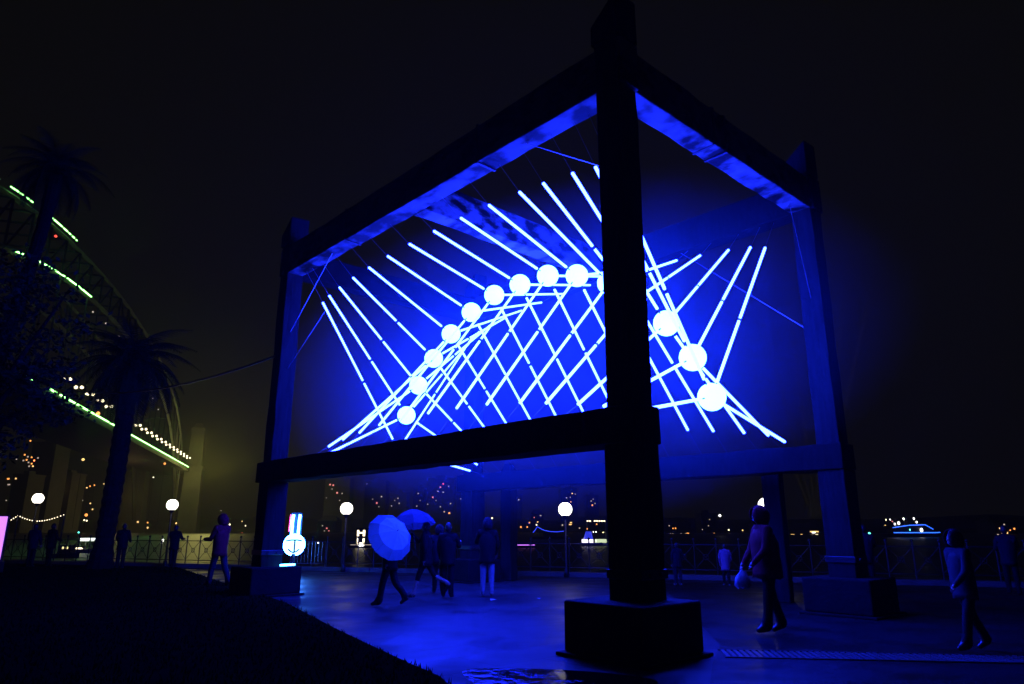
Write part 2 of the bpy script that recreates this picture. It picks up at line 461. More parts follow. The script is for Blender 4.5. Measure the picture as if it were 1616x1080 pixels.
# ------------------------------------------------------------------ waterfront railing
rail = empty('waterfront_railing', 'black iron railing along the sea wall edge', 'railing', (0, edge_y(0) - .2, .14), math.atan(-0.364))
post_me = MB().tube([(0, 0, 0), (0, 0, 1.06)], .022, 6).sphere((0, 0, 1.10), .045, 8, 6).mesh('post', M['iron'])
cross = MB()
for s_ in (1, -1):
    cross.tube([(-.33, 0, .55 - s_ * .36), (.33, 0, .55 + s_ * .36)], .010, 5)
cross.tube([(.085 * math.cos(t * .524), 0, .55 + .085 * math.sin(t * .524)) for t in range(13)], .014, 5)
cross_me = cross.mesh('cross_panel', M['iron'])
for i in range(-46, 32):
    put('post', post_me, rail, (i * .70, 0, 0))
    put('cross_panel', cross_me, rail, (i * .70 + .35, 0, 0))
for z_ in (.15, .93):
    MB().tube([(-32.5, 0, z_), (22.3, 0, z_)], .018, 6).build('rail', M['iron'], rail)

# ------------------------------------------------------------------ globe lamps
def lamp(px, py, Y, label, r=.235):
    P = at(px, py, Y)
    t = empty('street_lamp', label, 'lamp', (P.x, P.y, 0), 0, 'globe lamps along the water')
    MB().tube([(0, 0, 0), (0, 0, .25), (0, 0, .27), (0, 0, P.z - r - .05)], [.09, .08, .045, .038], 10).build('pole', M['iron'], t, True)
    MB().tube([(0, 0, P.z - r - .06), (0, 0, P.z - r + .03)], [.07, .12], 12).build('collar', M['iron'], t)
    o = MB().sphere((0, 0, P.z), r, 24, 16).build('globe', M['lamp_globe'], t, True)
    # small dark cap on top of the globe
    MB().sphere((0, 0, P.z + r * .93), r * .42, 14, 6, scale=(1, 1, .28)).build('cap', M['iron'], t, True)
lamp(60, 787, 32.5, 'lit white globe lamp at the far left above the string lights')
lamp(272, 797, 30.5, 'lit white globe lamp between the palm trunk and the left post')
lamp(547, 803, 27.5, 'lit white globe lamp left of the white umbrella')
lamp(892, 804, 24.5, 'lit white globe lamp just left of the near post')
lamp(1209, 798, 21.8, 'lit white globe lamp half hidden behind a pile, above the red jacket')

# ------------------------------------------------------------------ palms and tree
def frond_mesh(name, L, seed):
    rnd = random.Random(seed)
    g = MB(); n = 15; pts = []
    for i in range(n + 1):
        t = i / n
        pts.append(Vector((0, L * t * (1 - .12 * t), L * (.62 * t - .95 * t * t))))
    g.tube(pts, [.035 * (1 - t / (n + .5)) + .004 for t in range(n + 1)], 4)
    for i in range(2, n * 3):
        t = i / (n * 3); k = t * n; a = pts[int(k)].lerp(pts[min(int(k) + 1, n)], k - int(k))
        d = (pts[min(int(k) + 1, n)] - pts[int(k)]).normalized()
        ll = L * .20 * math.sin(math.pi * (t * .85 + .12)) + .08
        for s_ in (-1, 1):
            tip = a + Vector((s_ * ll * .85, 0, 0)) + d * ll * .45 + Vector((0, 0, -ll * rnd.uniform(.15, .5)))
            w = d * .028
            g.add([a - w, a + w, tip], [(0, 1, 2)])
    return g.mesh(name, M['frond'])
FRONDS = [frond_mesh('frond', 3.1, s) for s in range(4)]
def palm(px, py_crown, Y, label, trunk_r, n=46, scale=1.0, seed=1, lean=0.0):
    rnd = random.Random(seed)
    P = at(px, py_crown, Y)
    t = empty('palm_tree', label, 'palm tree', (P.x, P.y, 0), 0, 'palm trees on the lawn')
    H = P.z - .35
    pts = []; rr = []
    m = 40
    for i in range(m + 1):
        k = i / m
        pts.append((.10 * math.sin(k * 2) - lean * (1 - k) ** 1.5, .06 * math.sin(k * 3), H * k))
        rr.append(trunk_r * (1.0 + .55 * max(0, 1 - k * 8) + (.12 if i % 2 else 0) + .35 * max(0, k * 8 - 7)))
    MB().tube(pts, rr, 12).build('trunk', M['bark'], t)
    for i in range(n):
        k = i / n
        el = R(88) - R(118) * k ** 1.0 + rnd.gauss(0, .08)
        az = i * 2.39996 + rnd.gauss(0, .1)
        s_ = scale * rnd.uniform(.85, 1.1)
        put('frond', rnd.choice(FRONDS), t, (.10 * math.sin(2), 0, H + .1), (el - R(28), 0, az), (s_, s_, s_))
    return t
palm(205, 568, 28.5, 'palm tree with a thick dark trunk left of the blue-lit frame', .32, 64, .88, 3)
palm(86, 262, 21.0, 'taller palm whose crown rises over the bridge lights at upper left', .18, 40, .58, 5, 2.4)

def leafy_tree(px, py, Y, label, rad, seed):
    rnd = random.Random(seed)
    P = at(px, py, Y)
    t = empty('leafy_tree', label, 'tree', (P.x, P.y, 0))
    g = MB(); tops = []
    g.tube([(0, 0, 0), (.1, .05, P.z * .3), (.05, 0, P.z * .6)], [.32, .24, .18], 10)
    for i in range(9):
        a = i * 2.4; e = Vector((math.cos(a) * rad[0] * .7, math.sin(a) * rad[0] * .7, P.z + rnd.uniform(-.5, .7) * rad[1]))
        mid = Vector((.05, 0, P.z * .5)).lerp(e, .5) + Vector((0, 0, .3))
        g.tube([(.05, 0, P.z * rnd.uniform(.4, .6)), mid, e], [.12, .07, .02], 6); tops.append(e)
    g.build('trunk', M['bark'], t)
    c = MB()
    for i in range(150):
        a = rnd.random() * 6.28; rr = rnd.random() ** .4; ph = math.acos(rnd.uniform(-1, 1))
        cc = Vector((rad[0] * rr * math.sin(ph) * math.cos(a), rad[0] * rr * math.sin(ph) * math.sin(a), P.z + rad[1] * rr * math.cos(ph)))
        for j in range(42):
            p = cc + Vector((rnd.gauss(0, .28), rnd.gauss(0, .28), rnd.gauss(0, .22)))
            x = Vector((rnd.gauss(0, 1), rnd.gauss(0, 1), rnd.gauss(0, .6))).normalized() * .11
            y = x.cross(Vector((rnd.gauss(0, 1), rnd.gauss(0, 1), rnd.gauss(0, 1)))).normalized() * .05
            c.add([p - x, p + y, p + x, p - y], [(0, 1, 2, 3)])
    c.build('crown', M['leaf'], t)
leafy_tree(-40, 560, 19.0, 'dark leafy tree filling the left edge below the palm crown', (2.9, 3.3), 11)

# ------------------------------------------------------------------ harbour bridge
S0 = Vector((-280.7, 601.0)); DIRB = Vector((0.28673, -0.95801)); SIDE = Vector((-0.95801, -0.28673))
def bp(s, w, z):                    # s metres along the span from the far pylon, w metres away from the near side
    q = S0 + DIRB * s + SIDE * w
    return Vector((q.x, q.y, z))
bridge = empty('arch_bridge', 'great steel arch bridge with green light lines at the left', 'bridge')
def zu(s):
    t = abs(s - 257) / 257; return 121 - 34 * t * t - 22 * t ** 6
def zl(s):
    t = abs(s - 257) / 257; return 106 - 40 * t * t - 58 * t ** 6
NP = 28; SP = 514.0 / NP
for w_ in (3, 33):
    MB().tube([bp(i * SP, w_, zu(i * SP)) for i in range(NP + 1)], 1.1, 4).build('upper_chord', M['bridge'], bridge)
    MB().tube([bp(i * SP, w_, zl(i * SP)) for i in range(NP + 1)], 1.3, 4).build('lower_chord', M['bridge'], bridge)
    for i in range(NP + 1):
        s = i * SP
        MB().tube([bp(s, w_, zl(s)), bp(s, w_, zu(s))], .55, 4).build('truss_post', M['bridge'], bridge)
        if i < NP:
            a, b = (s, s + SP) if i >= NP / 2 else (s + SP, s)
            MB().tube([bp(a, w_, zu(a)), bp(b, w_, zl(b))], .5, 4).build('diagonal', M['bridge'], bridge)
        if zl(s) > 58:
            MB().tube([bp(s, w_, zl(s)), bp(s, w_, 53)], .35, 4).build('hanger', M['bridge'], bridge)
for i in range(0, NP + 1):
    s = i * SP
    MB().tube([bp(s, 3, zu(s)), bp(s, 33, zu(s))], .5, 4).build('cross_brace', M['bridge'], bridge)
def slab(s0, s1, w0, w1, z0, z1, name, m):
    c = [bp(s0, w0, 0), bp(s1, w0, 0), bp(s1, w1, 0), bp(s0, w1, 0)]
    return MB().add([(p.x, p.y, z0) for p in c] + [(p.x, p.y, z1) for p in c],
                    [(0, 1, 2, 3), (7, 6, 5, 4), (0, 4, 5, 1), (1, 5, 6, 2), (2, 6, 7, 3), (3, 7, 4, 0)]).build(name, m, bridge)
slab(-60, 520, -3, 42, 49, 52, 'deck', M['bridge'])
# pylons of the far end, tapered
for w_ in (-6, 38):
    g = MB()
    for (z0, z1, r0, r1) in ((-3, 50, 11, 9.5), (50, 54, 10.4, 10.4), (54, 84, 8.2, 7.0), (84, 88, 7.6, 7.6), (88, 92, 5.5, 4.2)):
        vs = []
        for z_, r_ in ((z0, r0), (z1, r1)):
            for (a, b) in ((-1, -1), (1, -1), (1, 1), (-1, 1)):
                p = bp(-22 + a * r_, w_ + b * r_ * .72, z_); vs.append(p)
        g.add(vs, [(0, 1, 5, 4), (1, 2, 6, 5), (2, 3, 7, 6), (3, 0, 4, 7), (4, 5, 6, 7)])
    g.build('pylon', M['granite'], bridge)
# green light lines
def strip(pts, r, name='light_strip', m=E_GREEN):
    MB().tube(pts, r, 5).build(name, m, bridge)
for (a, b) in ((421, 419), (410, 404), (402, 400), (397, 395), (393, 391), (381, 371), (369, 360), (358, 353.5), (351.5, 349.5), (347, 344.5), (342, 341)):
    strip([bp(a, 2, zu(a) + 2.2), bp(b, 2, zu(b) + 2.2)], .26)
for (a, b) in ((399, 385.5), (381, 366.5), (364, 349.5), (346, 333.5), (331.5, 329.5), (327.5, 312)):
    strip([bp(a, 1.5, zl(a) - .3), bp(b, 1.5, zl(b) - .3)], .30)
for (a, b) in ((386, 384), (379, 378), (361, 352), (347, 257), (247, 60), (56, 25), (20, -2)):
    strip([bp(a, -3.4, 52.2), bp(b, -3.4, 52.2)], .34)
for i in range(21):
    s = 338 - i * 17.2
    if 205 < s < 262:
        continue
    MB().tube([bp(s, -2, 52), bp(s, -2, 60)], .18, 5).build('lamp_post', M['bridge'], bridge)
    MB().sphere(bp(s, -2, 60.2) - Vector((1.3, 0, 0)), .75, 8, 6).sphere(bp(s, -2, 60.2) + Vector((1.3, 0, 0)), .75, 8, 6).build('deck_lamp', E_WARM, bridge)
MB().sphere(at(88, 373, 275), .55, 8, 6).build('warning_light', E_RED, bridge)
MB().sphere(bp(294, -4, 53), .9, 8, 6).build('warning_light', E_ORANGE, bridge)
for (s, w_) in ((305, 3), (282, 3), (255, 3), (215, 3), (150, 3), (128, 3)):
    MB().sphere(bp(s, w_ - 1.2, zl(s) - (6 if s > 200 else 14)), .45, 6, 5).build('work_light', E_DIM, bridge)
# floodlights on the far pylon's misty foot; brown lights left are added haze fill
for (x_, y_, Y_, e_) in ((318, 700, 575, .9), (324, 728, 575, 1.2), (338, 745, 570, .9), (355, 735, 560, .6), (385, 730, 560, .35), (300, 750, 600, .4), (90, 770, 540, .35), (200, 785, 540, .35)):
    ld = bpy.data.lights.new('pylon_flood_and_fill', 'POINT'); ld.energy = 1.5e4 * e_; ld.color = (1.0, 0.90, 0.24) if x_ > 250 else (1.0, 0.62, 0.25); ld.shadow_soft_size = 6
    lo = bpy.data.objects.new('pylon_flood_and_fill', ld); COL.objects.link(lo); lo.location = at(x_, y_, Y_); lo.parent = bridge

# ------------------------------------------------------------------ far shore: land, buildings, lamps
g = MB(); n = 90
vs = []
for i in range(n + 1):
    x = -760 + 1720 * i / n
    y0 = 640 - 40 * math.sin(i * .13) - .16 * max(0, x)
    for (dy, z) in ((0, -2.6), (6, .5), (60, 3 + 2 * math.sin(i * .7)), (160, 9 + 4 * math.sin(i * .31) + 2 * math.sin(i * 1.3)), (360, 12)):
        vs.append((x, y0 + dy, z))
fs = [(i * 5 + k, (i + 1) * 5 + k, (i + 1) * 5 + k + 1, i * 5 + k + 1) for i in range(n) for k in range(4)]
g.add(vs, fs)
M['shore'] = mat('far_shore', (0.012, 0.014, 0.01), 0.9, noise=(.05, (0.03, 0.032, 0.024), .2))
tag(g.build('far_shore', M['shore'], smooth=True), 'dark low far shore of the harbour', kind='structure')

def building(x0, x1, ytop, Y, label, lights, depth=18, roof='flat', rows=None):
    a = at(x0, 838, Y); b = at(x1, 838, Y); top = at((x0 + x1) / 2, ytop, Y).z
    w = b.x - a.x; cx = (a.x + b.x) / 2
    t = empty('far_building', label, 'building', (cx, Y, 0))
    MB().span((-w / 2, 0, -2), (w / 2, depth, top)).build('wall', M['facade'], t)
    if roof == 'flat':
        r = MB().span((-w / 2 - .4, -.4, top), (w / 2 + .4, depth + .4, top + 1.0)).build('roof', M['facade'], t)
        MB().span((-w * .2, depth * .3, top + 1), (w * .15, depth * .7, top + 3.4)).build('plant_room', M['facade'], r)
    else:
        MB().add([(-w / 2 - .6, -.6, top), (w / 2 + .6, -.6, top), (w / 2 + .6, depth + .6, top), (-w / 2 - .6, depth + .6, top), (-w * .3, depth / 2, top + 4), (w * .3, depth / 2, top + 4)],
                 [(0, 1, 5, 4), (1, 2, 5), (2, 3, 4, 5), (3, 0, 4), (3, 2, 1, 0)]).build('roof', M['facade'], t)
    for (lx, ly, key, *sz) in lights:
        s_ = (sz[0] if sz else 2.2) * Y / FPX * .5
        P = at(lx, ly, Y)
        hx = s_ * (sz[1] if len(sz) > 1 else 1)
        MB().span((P.x - cx - hx, -.12, P.z - s_), (P.x - cx + hx, .1, P.z + s_)).build('window', KEY[key], t)
    return t
building(28, 66, 700, 520, 'tall dark apartment tower with a cluster of orange windows under the bridge',
         [(39, 718, 'o'), (44, 721, 'd'), (42, 726, 'o'), (50, 722, 'o'), (54, 727, 'r'), (60, 723, 'd'), (45, 730, 'd'), (50, 732, 'o'), (54, 727, 'o'), (52, 736, 'a'), (37, 727, 'd'), (26, 725, 'd', 1.6), (46, 736, 'd')])
building(72, 100, 748, 540, 'dark block with a row of small pale windows beside the far-left lamp',
         [(78, 755, 'd'), (83, 757, 'y', 1.6), (89, 755, 'a', 1.8), (79, 760, 'd'), (96, 766, 'd'), (78, 791, 'o', 1.8), (83, 786, 'o', 1.6), (89, 786.6, 'o'), (75, 780, 'd', 1.4), (86, 775, 'd', 1.4)])
building(5, 30, 750, 500, 'low dark block at the left edge with two orange windows', [(13, 756, 'o', 2.2, 1.6), (25, 755.5, 'a'), (14, 765, 'd', 1.8, 2.2), (10, 790, 'd', 1.5)])
building(508, 548, 756, 640, 'dark tower with red-pink windows right of the left post',
         [(521, 765, 'p'), (526, 766, 'p'), (532, 778, 'p', 2.4), (540, 779, 'd', 1.6), (524, 772, 'd', 1.3), (515, 786, 'd', 1.2), (536, 790, 'd', 1.3)])
building(500, 530, 822, 560, 'low block with dim pink windows behind the neon sign', [(515.7, 834, 'p', 2), (509, 830, 'd', 1.5), (519, 838, 'p', 1.5), (512, 838, 'd', 1.3)], roof='hip')
building(572, 606, 760, 660, 'slim tower with scattered pale windows above the white umbrella', [(579, 764, 'd', 1.6), (602, 784, 'd', 2), (594.6, 794, 'p', 2.4), (588, 788, 'd', 1.2), (598, 800, 'd', 1.2)])
building(612, 640, 778, 650, 'dark block with dim windows above the blue umbrella', [(628, 786.6, 'd', 1.6), (630, 794.6, 'd', 1.8), (618, 798.7, 'd', 1.6), (623, 790, 'd', 1.1)])
building(650, 668, 772, 680, 'narrow tower with three faint windows', [(660, 779, 'd', 1.8), (657.7, 799, 'd', 1.6), (663, 790, 'd', 1.1)])
building(672, 716, 756, 620, 'broad tower with red and amber windows left of the rear post',
         [(699.5, 764, 'r', 1.8), (695, 769, 'p', 2), (708, 767.7, 'd', 1.4), (691, 775.5, 'd', 1.4, 1.6), (699.5, 777, 'd', 1.4, 1.6), (683, 785, 'p', 2.2), (675, 796, 'd', 1.4), (695, 800, 'd', 1.6), (701, 808, 'a', 1.4), (709, 810, 'o', 2.4), (711, 795, 'd', 1.8), (688, 790, 'd', 1.1)])
building(720, 734, 780, 640, 'thin dark tower touching the rear post', [(727, 787.5, 'd', 1.5), (729, 800, 'd', 1.1)])
building(806, 824, 782, 600, 'dark block with one bright yellow window right of the rear post', [(810.5, 800, 'y', 2.6), (811, 789.7, 'r', 1.5), (818.7, 789, 'd', 1.8), (822, 832, 'o', 2.2), (815, 812, 'd', 1.2)])
building(886, 912, 772, 660, 'tower with dim windows behind the globe lamp by the near post', [(903, 779, 'a', 1.6), (894, 786, 'd', 1.6), (901, 792.5, 'o', 1.5), (908, 780, 'd', 1.3), (900, 785, 'd', 1.2), (887.5, 829, 'd', 2.2), (901, 825, 'a', 1.6, 1.8), (900, 828, 'a', 1.4, 3)])
building(927, 946, 783, 640, 'tower with a small orange window cluster against the near post', [(933, 791, 'd', 1.6), (934.7, 797.5, 'o', 2), (939, 794.7, 'd', 1.4), (936, 788, 'd', 1.2), (941.7, 827.5, 'o', 1.8)])
building(838, 858, 812, 620, 'low block with amber windows above the blue rope lights', [(846.7, 828.6, 'y', 1.8), (848.5, 824, 'a', 1.6), (835.5, 825, 'o', 1.8), (843, 817, 'p', 1.4), (853, 814, 'd', 1.3, 2)], roof='hip')
building(1040, 1090, 826, 520, 'long low shoreside hall with a row of warm lights right of the near post',
         [(1045, 842, 'd', 1.6), (1054, 844, 'y', 2.2), (1058, 843, 'd', 1.8), (1062, 843, 'd', 1.8), (1071, 846, 'y', 2.8), (1075, 843, 'd', 2), (1082, 843, 'd', 2), (1085.5, 843, 'o', 3.4), (1062, 834, 'o', 1.6), (1066, 834, 'o', 1.8), (1056, 830, 'd', 1.6)], roof='hip')
building(1572, 1606, 824, 430, 'shoreside house with a cluster of orange windows at the right edge',
         [(1577.7, 834, 'a', 2), (1585, 834, 'o', 2), (1584.6, 828, 'd', 2), (1600.6, 834.7, 'o', 2.4), (1582, 840.7, 'a', 3), (1589, 841, 'a', 2.8), (1575, 844.4, 'd', 2.4), (1594, 837, 'o', 1.6), (1588, 837, 'r', 1.6)], roof='hip')
building(1108, 1132, 812, 560, 'dim block on the far shore with two faint windows', [(1127, 842.5, 'o', 2), (1118, 830, 'd', 1.4), (1108.5, 836, 'd', 1.3), (1120, 820, 'd', 1.2)])
building(1196, 1240, 826, 480, 'low dark block behind the red-jacketed walker', [(1230, 838, 'd', 1.4)], roof='hip')
# pavilion with golden windows
pv = building(1244, 1303, 836, 450, 'golden-lit waterside pavilion under faint searchlight beams',
              [(1251, 845.5, 'a', 4, 1.4), (1265, 845, 'a', 3.2, 1), (1274, 845.5, 'o', 3, .8), (1289, 845, 'y', 3.2, 1.2), (1285, 839.2, 'a', 1.6, 8), (1284, 840.8, 'w', 1.6, 3.2)], roof='hip')

for i_, an in enumerate((-17, -9, -1, 6, 13, 19)):
    sl = bpy.data.lights.new('searchlight', 'SPOT'); sl.energy = 7.0e6; sl.spot_size = R(1.3); sl.spot_blend = .6; sl.shadow_soft_size = .5; sl.color = (1, .85, .8)
    so = bpy.data.objects.new('searchlight', sl); COL.objects.link(so); so.parent = pv
    so.location = (at(1281 + i_ * 1.5, 838, 450).x - pv.location.x, -6, 6); so.rotation_euler = (R(180), R(an), 0)
LNAME = {'o': 'orange', 'a': 'amber', 'y': 'pale yellow', 'w': 'white', 'd': 'dim pale', 'r': 'red', 't': 'teal'}
ZONES = ((190, 'under the bridge left of the palm trunk'), (400, 'between the palm trunk and the left post'), (960, 'between the rear post and the near post'),
         (1200, 'right of the near post'), (1320, 'beside the golden pavilion'), (1620, 'around the blue-lit ferry'))
def shore_lamp(x, y, key, px=2.2, Y=600, lab=None):
    P = at(x, y, Y); r = px * Y / FPX * .5
    o = MB().sphere((0, 0, 0), r, 8, 6)
    base = -P.z + 1.0 if P.z > 3 else -1.5
    t = empty('shore_lamp', lab, 'lamp', (P.x, P.y, P.z), 0, 'small lamps on the far shore')
    o.build('bulb', KEY[key], t, True)
    MB().tube([(0, 0, base), (0, 0, -r * .8)], .12, 5).build('pole', M['iron'], t)
SL = [(48, 696, 'o', 2.6), (118, 769.5, 'a'), (124, 768, 'a', 1.8), (137, 770, 'a'), (142, 767.5, 'o'), (149, 766, 'o'), (164, 764, 'a', 1.8), (122, 790, 'a'), (130, 790, 'd'), (142.5, 794.7, 'a'),
          (146, 804, 'a'), (133, 821, 'y', 2.4), (137, 822, 'y', 2.4), (158.5, 822, 'o'), (217.5, 824, 'a', 2.8), (233, 825, 'o'), (233, 833, 'a', 2.8), (278, 826, 'a', 2.6), (210, 844, 'a', 2.4),
          (357.5, 829, 'a', 2), (362.5, 828, 'y', 2.6), (354, 836, 'y'), (357.5, 836, 'y'), (382, 823, 'a', 1.6), (387.5, 830, 'y', 1.8), (382, 841.6, 'r', 1.8), (349, 806, 'd', 1.2),
          (242, 753.6, 'y', 2), (776.5, 818, 'y', 2.6), (832, 832, 'o'), (851, 842, 'r', 1.6), (868, 849, 'y'), (874, 844, 'd'), (889, 849, 'y', 2.2), (901, 849, 'd'), (830, 846, 'd', 2),
          (914.5, 833.6, 'd'), (926.5, 835, 'o'), (952, 840.7, 'y'), (1150, 836.6, 'y', 2.4), (1172, 837.2, 'a'), (1162, 850, 'w', 2), (1154.5, 851, 'r', 1.5),
          (1380, 838, 'a', 2.4), (1397, 830, 'a', 2.8), (1403, 843, 'o', 2.4), (1385, 856, 'd', 2), (1512, 846.7, 'w', 3), (1504, 842.5, 'r', 2.4), (1301.4, 844, 'w', 2.4), (1301, 836, 'd', 2), (1251, 836, 'y', 2.2), (1261.7, 834.8, 'a', 2)]
def zone(x):
    return next(z for lim, z in ZONES if x < lim)
ORD = ['first', 'second', 'third', 'fourth', 'fifth', 'sixth', 'seventh', 'eighth', 'ninth', 'tenth', 'eleventh']
for a in SL:
    same = sorted(b[0] for b in SL if b[2] == a[2] and zone(b[0]) == zone(a[0]))
    n_ = same.index(a[0])
    w_ = 'tiny %s far-shore lamp %s' % (LNAME[a[2]], zone(a[0]))
    if len(same) > 1:
        w_ += ', %s from left' % ORD[n_]
    shore_lamp(a[0], a[1], a[2], a[3] if len(a) > 3 else 2.2, 600, w_)
shore_lamp(131, 725.5, 'a', 4.2, 420, 'bright amber lamp below the bridge deck left of the palm trunk')
shore_lamp(136, 813, 'o', 4.4, 420, 'large orange street lamp low beside the palm trunk')
shore_lamp(260, 732, 'o', 3.4, 520, 'orange lamp under the bridge deck right of the palm trunk')
shore_lamp(256.7, 853, 'w', 4.2, 200, 'bright white lamp near the water below the second globe lamp')
shore_lamp(124, 840.5, 't', 2.6, 300, 'small teal lamp low at the left near the palm trunk')
shore_lamp(1136, 814, 'w', 4.0, 400, 'bright white mast lamp over the dark shore right of the near post')
shore_lamp(1372, 842, 't', 3.6, 400, 'small teal lamp on the water left of the blue-lit ferry')
shore_lamp(502, 857, 'w', 2.4, 90, 'tiny white lamp above the barricade near the neon sign')

# festoon string lights at the left
fs_ = empty('string_lights', 'sagging string of warm bulbs under the far-left globe lamp', 'string lights')
key = [(11, 824), (20, 818), (29, 812.5), (38, 817), (48, 820), (58, 821.5), (68, 821), (78, 819), (88, 816), (101, 811.5)]
wp = [at(x, y, 44) for x, y in key]
MB().tube(wp, .012, 4).build('wire', M['black'], fs_)
bulb_me = MB().sphere((0, 0, 0), .030, 8, 6).mesh('bulb', E_WARM)
for i in range(24):
    t = i / 23 * (len(wp) - 1); k = min(int(t), len(wp) - 2)
    put('bulb', bulb_me, fs_, wp[k].lerp(wp[k + 1], t - k) - Vector((0, 0, .05)))
for x_ in (29, 102):
    P = at(x_, 812, 44); MB().tube([(P.x, P.y, 0), (P.x, P.y, P.z)], .03, 6).build('pole', M['iron'], fs_)

# purple light box cut by the left edge
P = at(-6, 843, 26)
pb = empty('light_box', 'glowing pink-purple light box cut off by the left edge', 'light box', (P.x, P.y, 0), R(20))
E_BOX = emit('box_glow', (0.85, 0.28, 1.0), 1.05)
MB().span((-.33, -.1, .45), (.33, .1, 2.05)).build('case', M['steel'], pb, bevel=.02)
MB().span((-.29, -.125, .50), (.29, -.105, 2.0)).build('glowing_panel', E_BOX, pb)
MB().span((-.35, -.25, 0), (.35, .25, .45)).build('plinth', M['black'], pb, bevel=.02)

# ------------------------------------------------------------------ boats
def hull_mesh(L, B, H, sheer=.35):
    g = MB(); n = 10
    for i in range(n + 1):
        t = i / n * 2 - 1
        w = B / 2 * (1 - max(0, t) ** 2.6) * (.86 if t < -.9 else 1)
        zt = H * (1 + sheer * max(0, t) ** 2)
        g.v += [(L / 2 * t, -w, zt), (L / 2 * t * .95, -w * .72, -.3), (L / 2 * t * .95, w * .72, -.3), (L / 2 * t, w, zt)]
    for i in range(n):
        for k in range(3):
            g.f.append((i * 4 + k, i * 4 + k + 1, i * 4 + k + 5, i * 4 + k + 4)); g.m.append(0)
        g.f.append((i * 4 + 3, i * 4, i * 4 + 4, i * 4 + 7)); g.m.append(0)
    g.f.append((0, 3, 2, 1)); g.m.append(0)
    return g
def boat_root(x, Y, label, rz=0):
    P = at(x, 845, Y)
    return empty('boat', label, 'boat', (P.x, Y, -2.4), rz)
# blue-lit ferry
b = boat_root(1440, 315, 'low ferry outlined in blue light with bright white lamps', R(0))
hull_mesh(25, 6, 1.4).build('hull', M['hull_dark'], b)
MB().span((-9.5, -2.3, 1.4), (7.5, 2.3, 3.4)).build('cabin', M['hull_dark'], b, bevel=.2)
MB().span((-8.2, -1.9, 3.4), (4.5, 1.9, 5.0)).build('upper_cabin', M['hull_dark'], b, bevel=.2)
MB().tube([(-9.6, -3.05, 2.0), (8.5, -3.05, 2.0), (11.5, -1.2, 2.1)], .16, 5).build('light_strip', E_BLUE, b)
MB().tube([(-9.4, -2.4, 4.1), (-2, -2.4, 5.1), (4.8, -2.4, 5.3), (8.2, -2.2, 3.4)], .13, 5).build('light_strip', E_BLUE, b)
for x_ in (-8.6, -3.9):
    MB().tube([(x_, -2, 5), (x_ + .1, -2, 7.3), (x_ + .9, -2, 7.9), (x_ + 1.3, -2, 7.6)], .1, 5).build('mast', M['hull'], b)
for (x_, z_, r_, k_) in ((-6.7, 6.0, .7, 'w'), (-8.4, 5.6, .5, 'w'), (-4.3, 7.8, .5, 'w'), (.2, 7.9, .5, 'w'), (1.2, 6.4, .5, 'w'), (2.8, 3.1, .85, 'w'), (-2.2, 3.2, .4, 't'), (-9.4, 6.7, .3, 'p'), (-12, 7.4, .35, 'y'), (-10.2, 7.5, .35, 'w')):
    MB().sphere((x_, -2.6, z_), r_, 8, 6, scale=(.8, .5, 1)).build('lamp', KEY[k_], b, True)
for i in range(9):
    MB().span((-8.6 + i * 1.75, -2.33, 2.2), (-7.6 + i * 1.75, -2.28, 3.0)).build('window', M['black'], b)
# white boat left of the near post
b = boat_root(938, 165, 'brightly lit white boat with blue-lit canopy beside the near post', R(6))
hull_mesh(6.4, 2.2, .75).build('hull', M['white_paint'], b)
MB().span((-2.8, -.95, .75), (-.5, .95, 1.5)).build('cabin', emit('cabin_glow', (.95, .85, 1.0), 1.6, False), b, bevel=.08)
MB().span((.3, -.95, .75), (2.6, .95, 1.5)).build('saloon', emit('saloon_glow', (.85, 1.0, .6), .8, False), b, bevel=.08)
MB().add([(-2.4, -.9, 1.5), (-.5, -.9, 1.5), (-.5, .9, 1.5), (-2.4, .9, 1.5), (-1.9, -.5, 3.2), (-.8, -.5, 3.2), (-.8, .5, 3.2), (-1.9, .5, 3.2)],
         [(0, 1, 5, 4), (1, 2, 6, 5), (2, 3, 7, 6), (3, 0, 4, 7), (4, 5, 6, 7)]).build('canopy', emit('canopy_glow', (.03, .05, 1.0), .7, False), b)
for (x_, z_) in ((-.4, 3.1), (.2, 3.1), (-1.3, 1.3)):
    MB().sphere((x_, -.9, z_), .13, 8, 6).build('lamp', E_WHITE, b)
P = at(941, 822.5, 165) - Vector(b.location)
for i in range(8):
    if i == 2: continue
    MB().span((P.x - 2.0 + i * .56, 1.0, P.z - .11), (P.x - 1.6 + i * .56, 1.05, P.z + .14)).build('letter_light', E_WARM, b)
MB().tube([(P.x - 2, 1.1, 1.2), (P.x - 2, 1.1, P.z)], .05, 5).build('mast', M['hull'], b)
MB().tube([(P.x + 2.4, 1.1, 1.2), (P.x + 2.4, 1.1, P.z)], .05, 5).build('mast', M['hull'], b)
# pontoon with purple strip
b = boat_root(829, 150, 'low dark launch with a purple light line along its side', R(2))
hull_mesh(4.6, 1.6, .5).build('hull', M['hull_dark'], b)
MB().tube([(-2.0, -.85, .58), (1.9, -.85, .58)], .07, 5).build('light_strip', E_PURPLE, b)
MB().span((-1.2, -.5, .5), (.6, .5, 1.2)).build('cabin', M['hull_dark'], b, bevel=.06)
MB().sphere((-2.0, -.86, .55), .13, 8, 6).build('lamp', E_PURPLE, b)
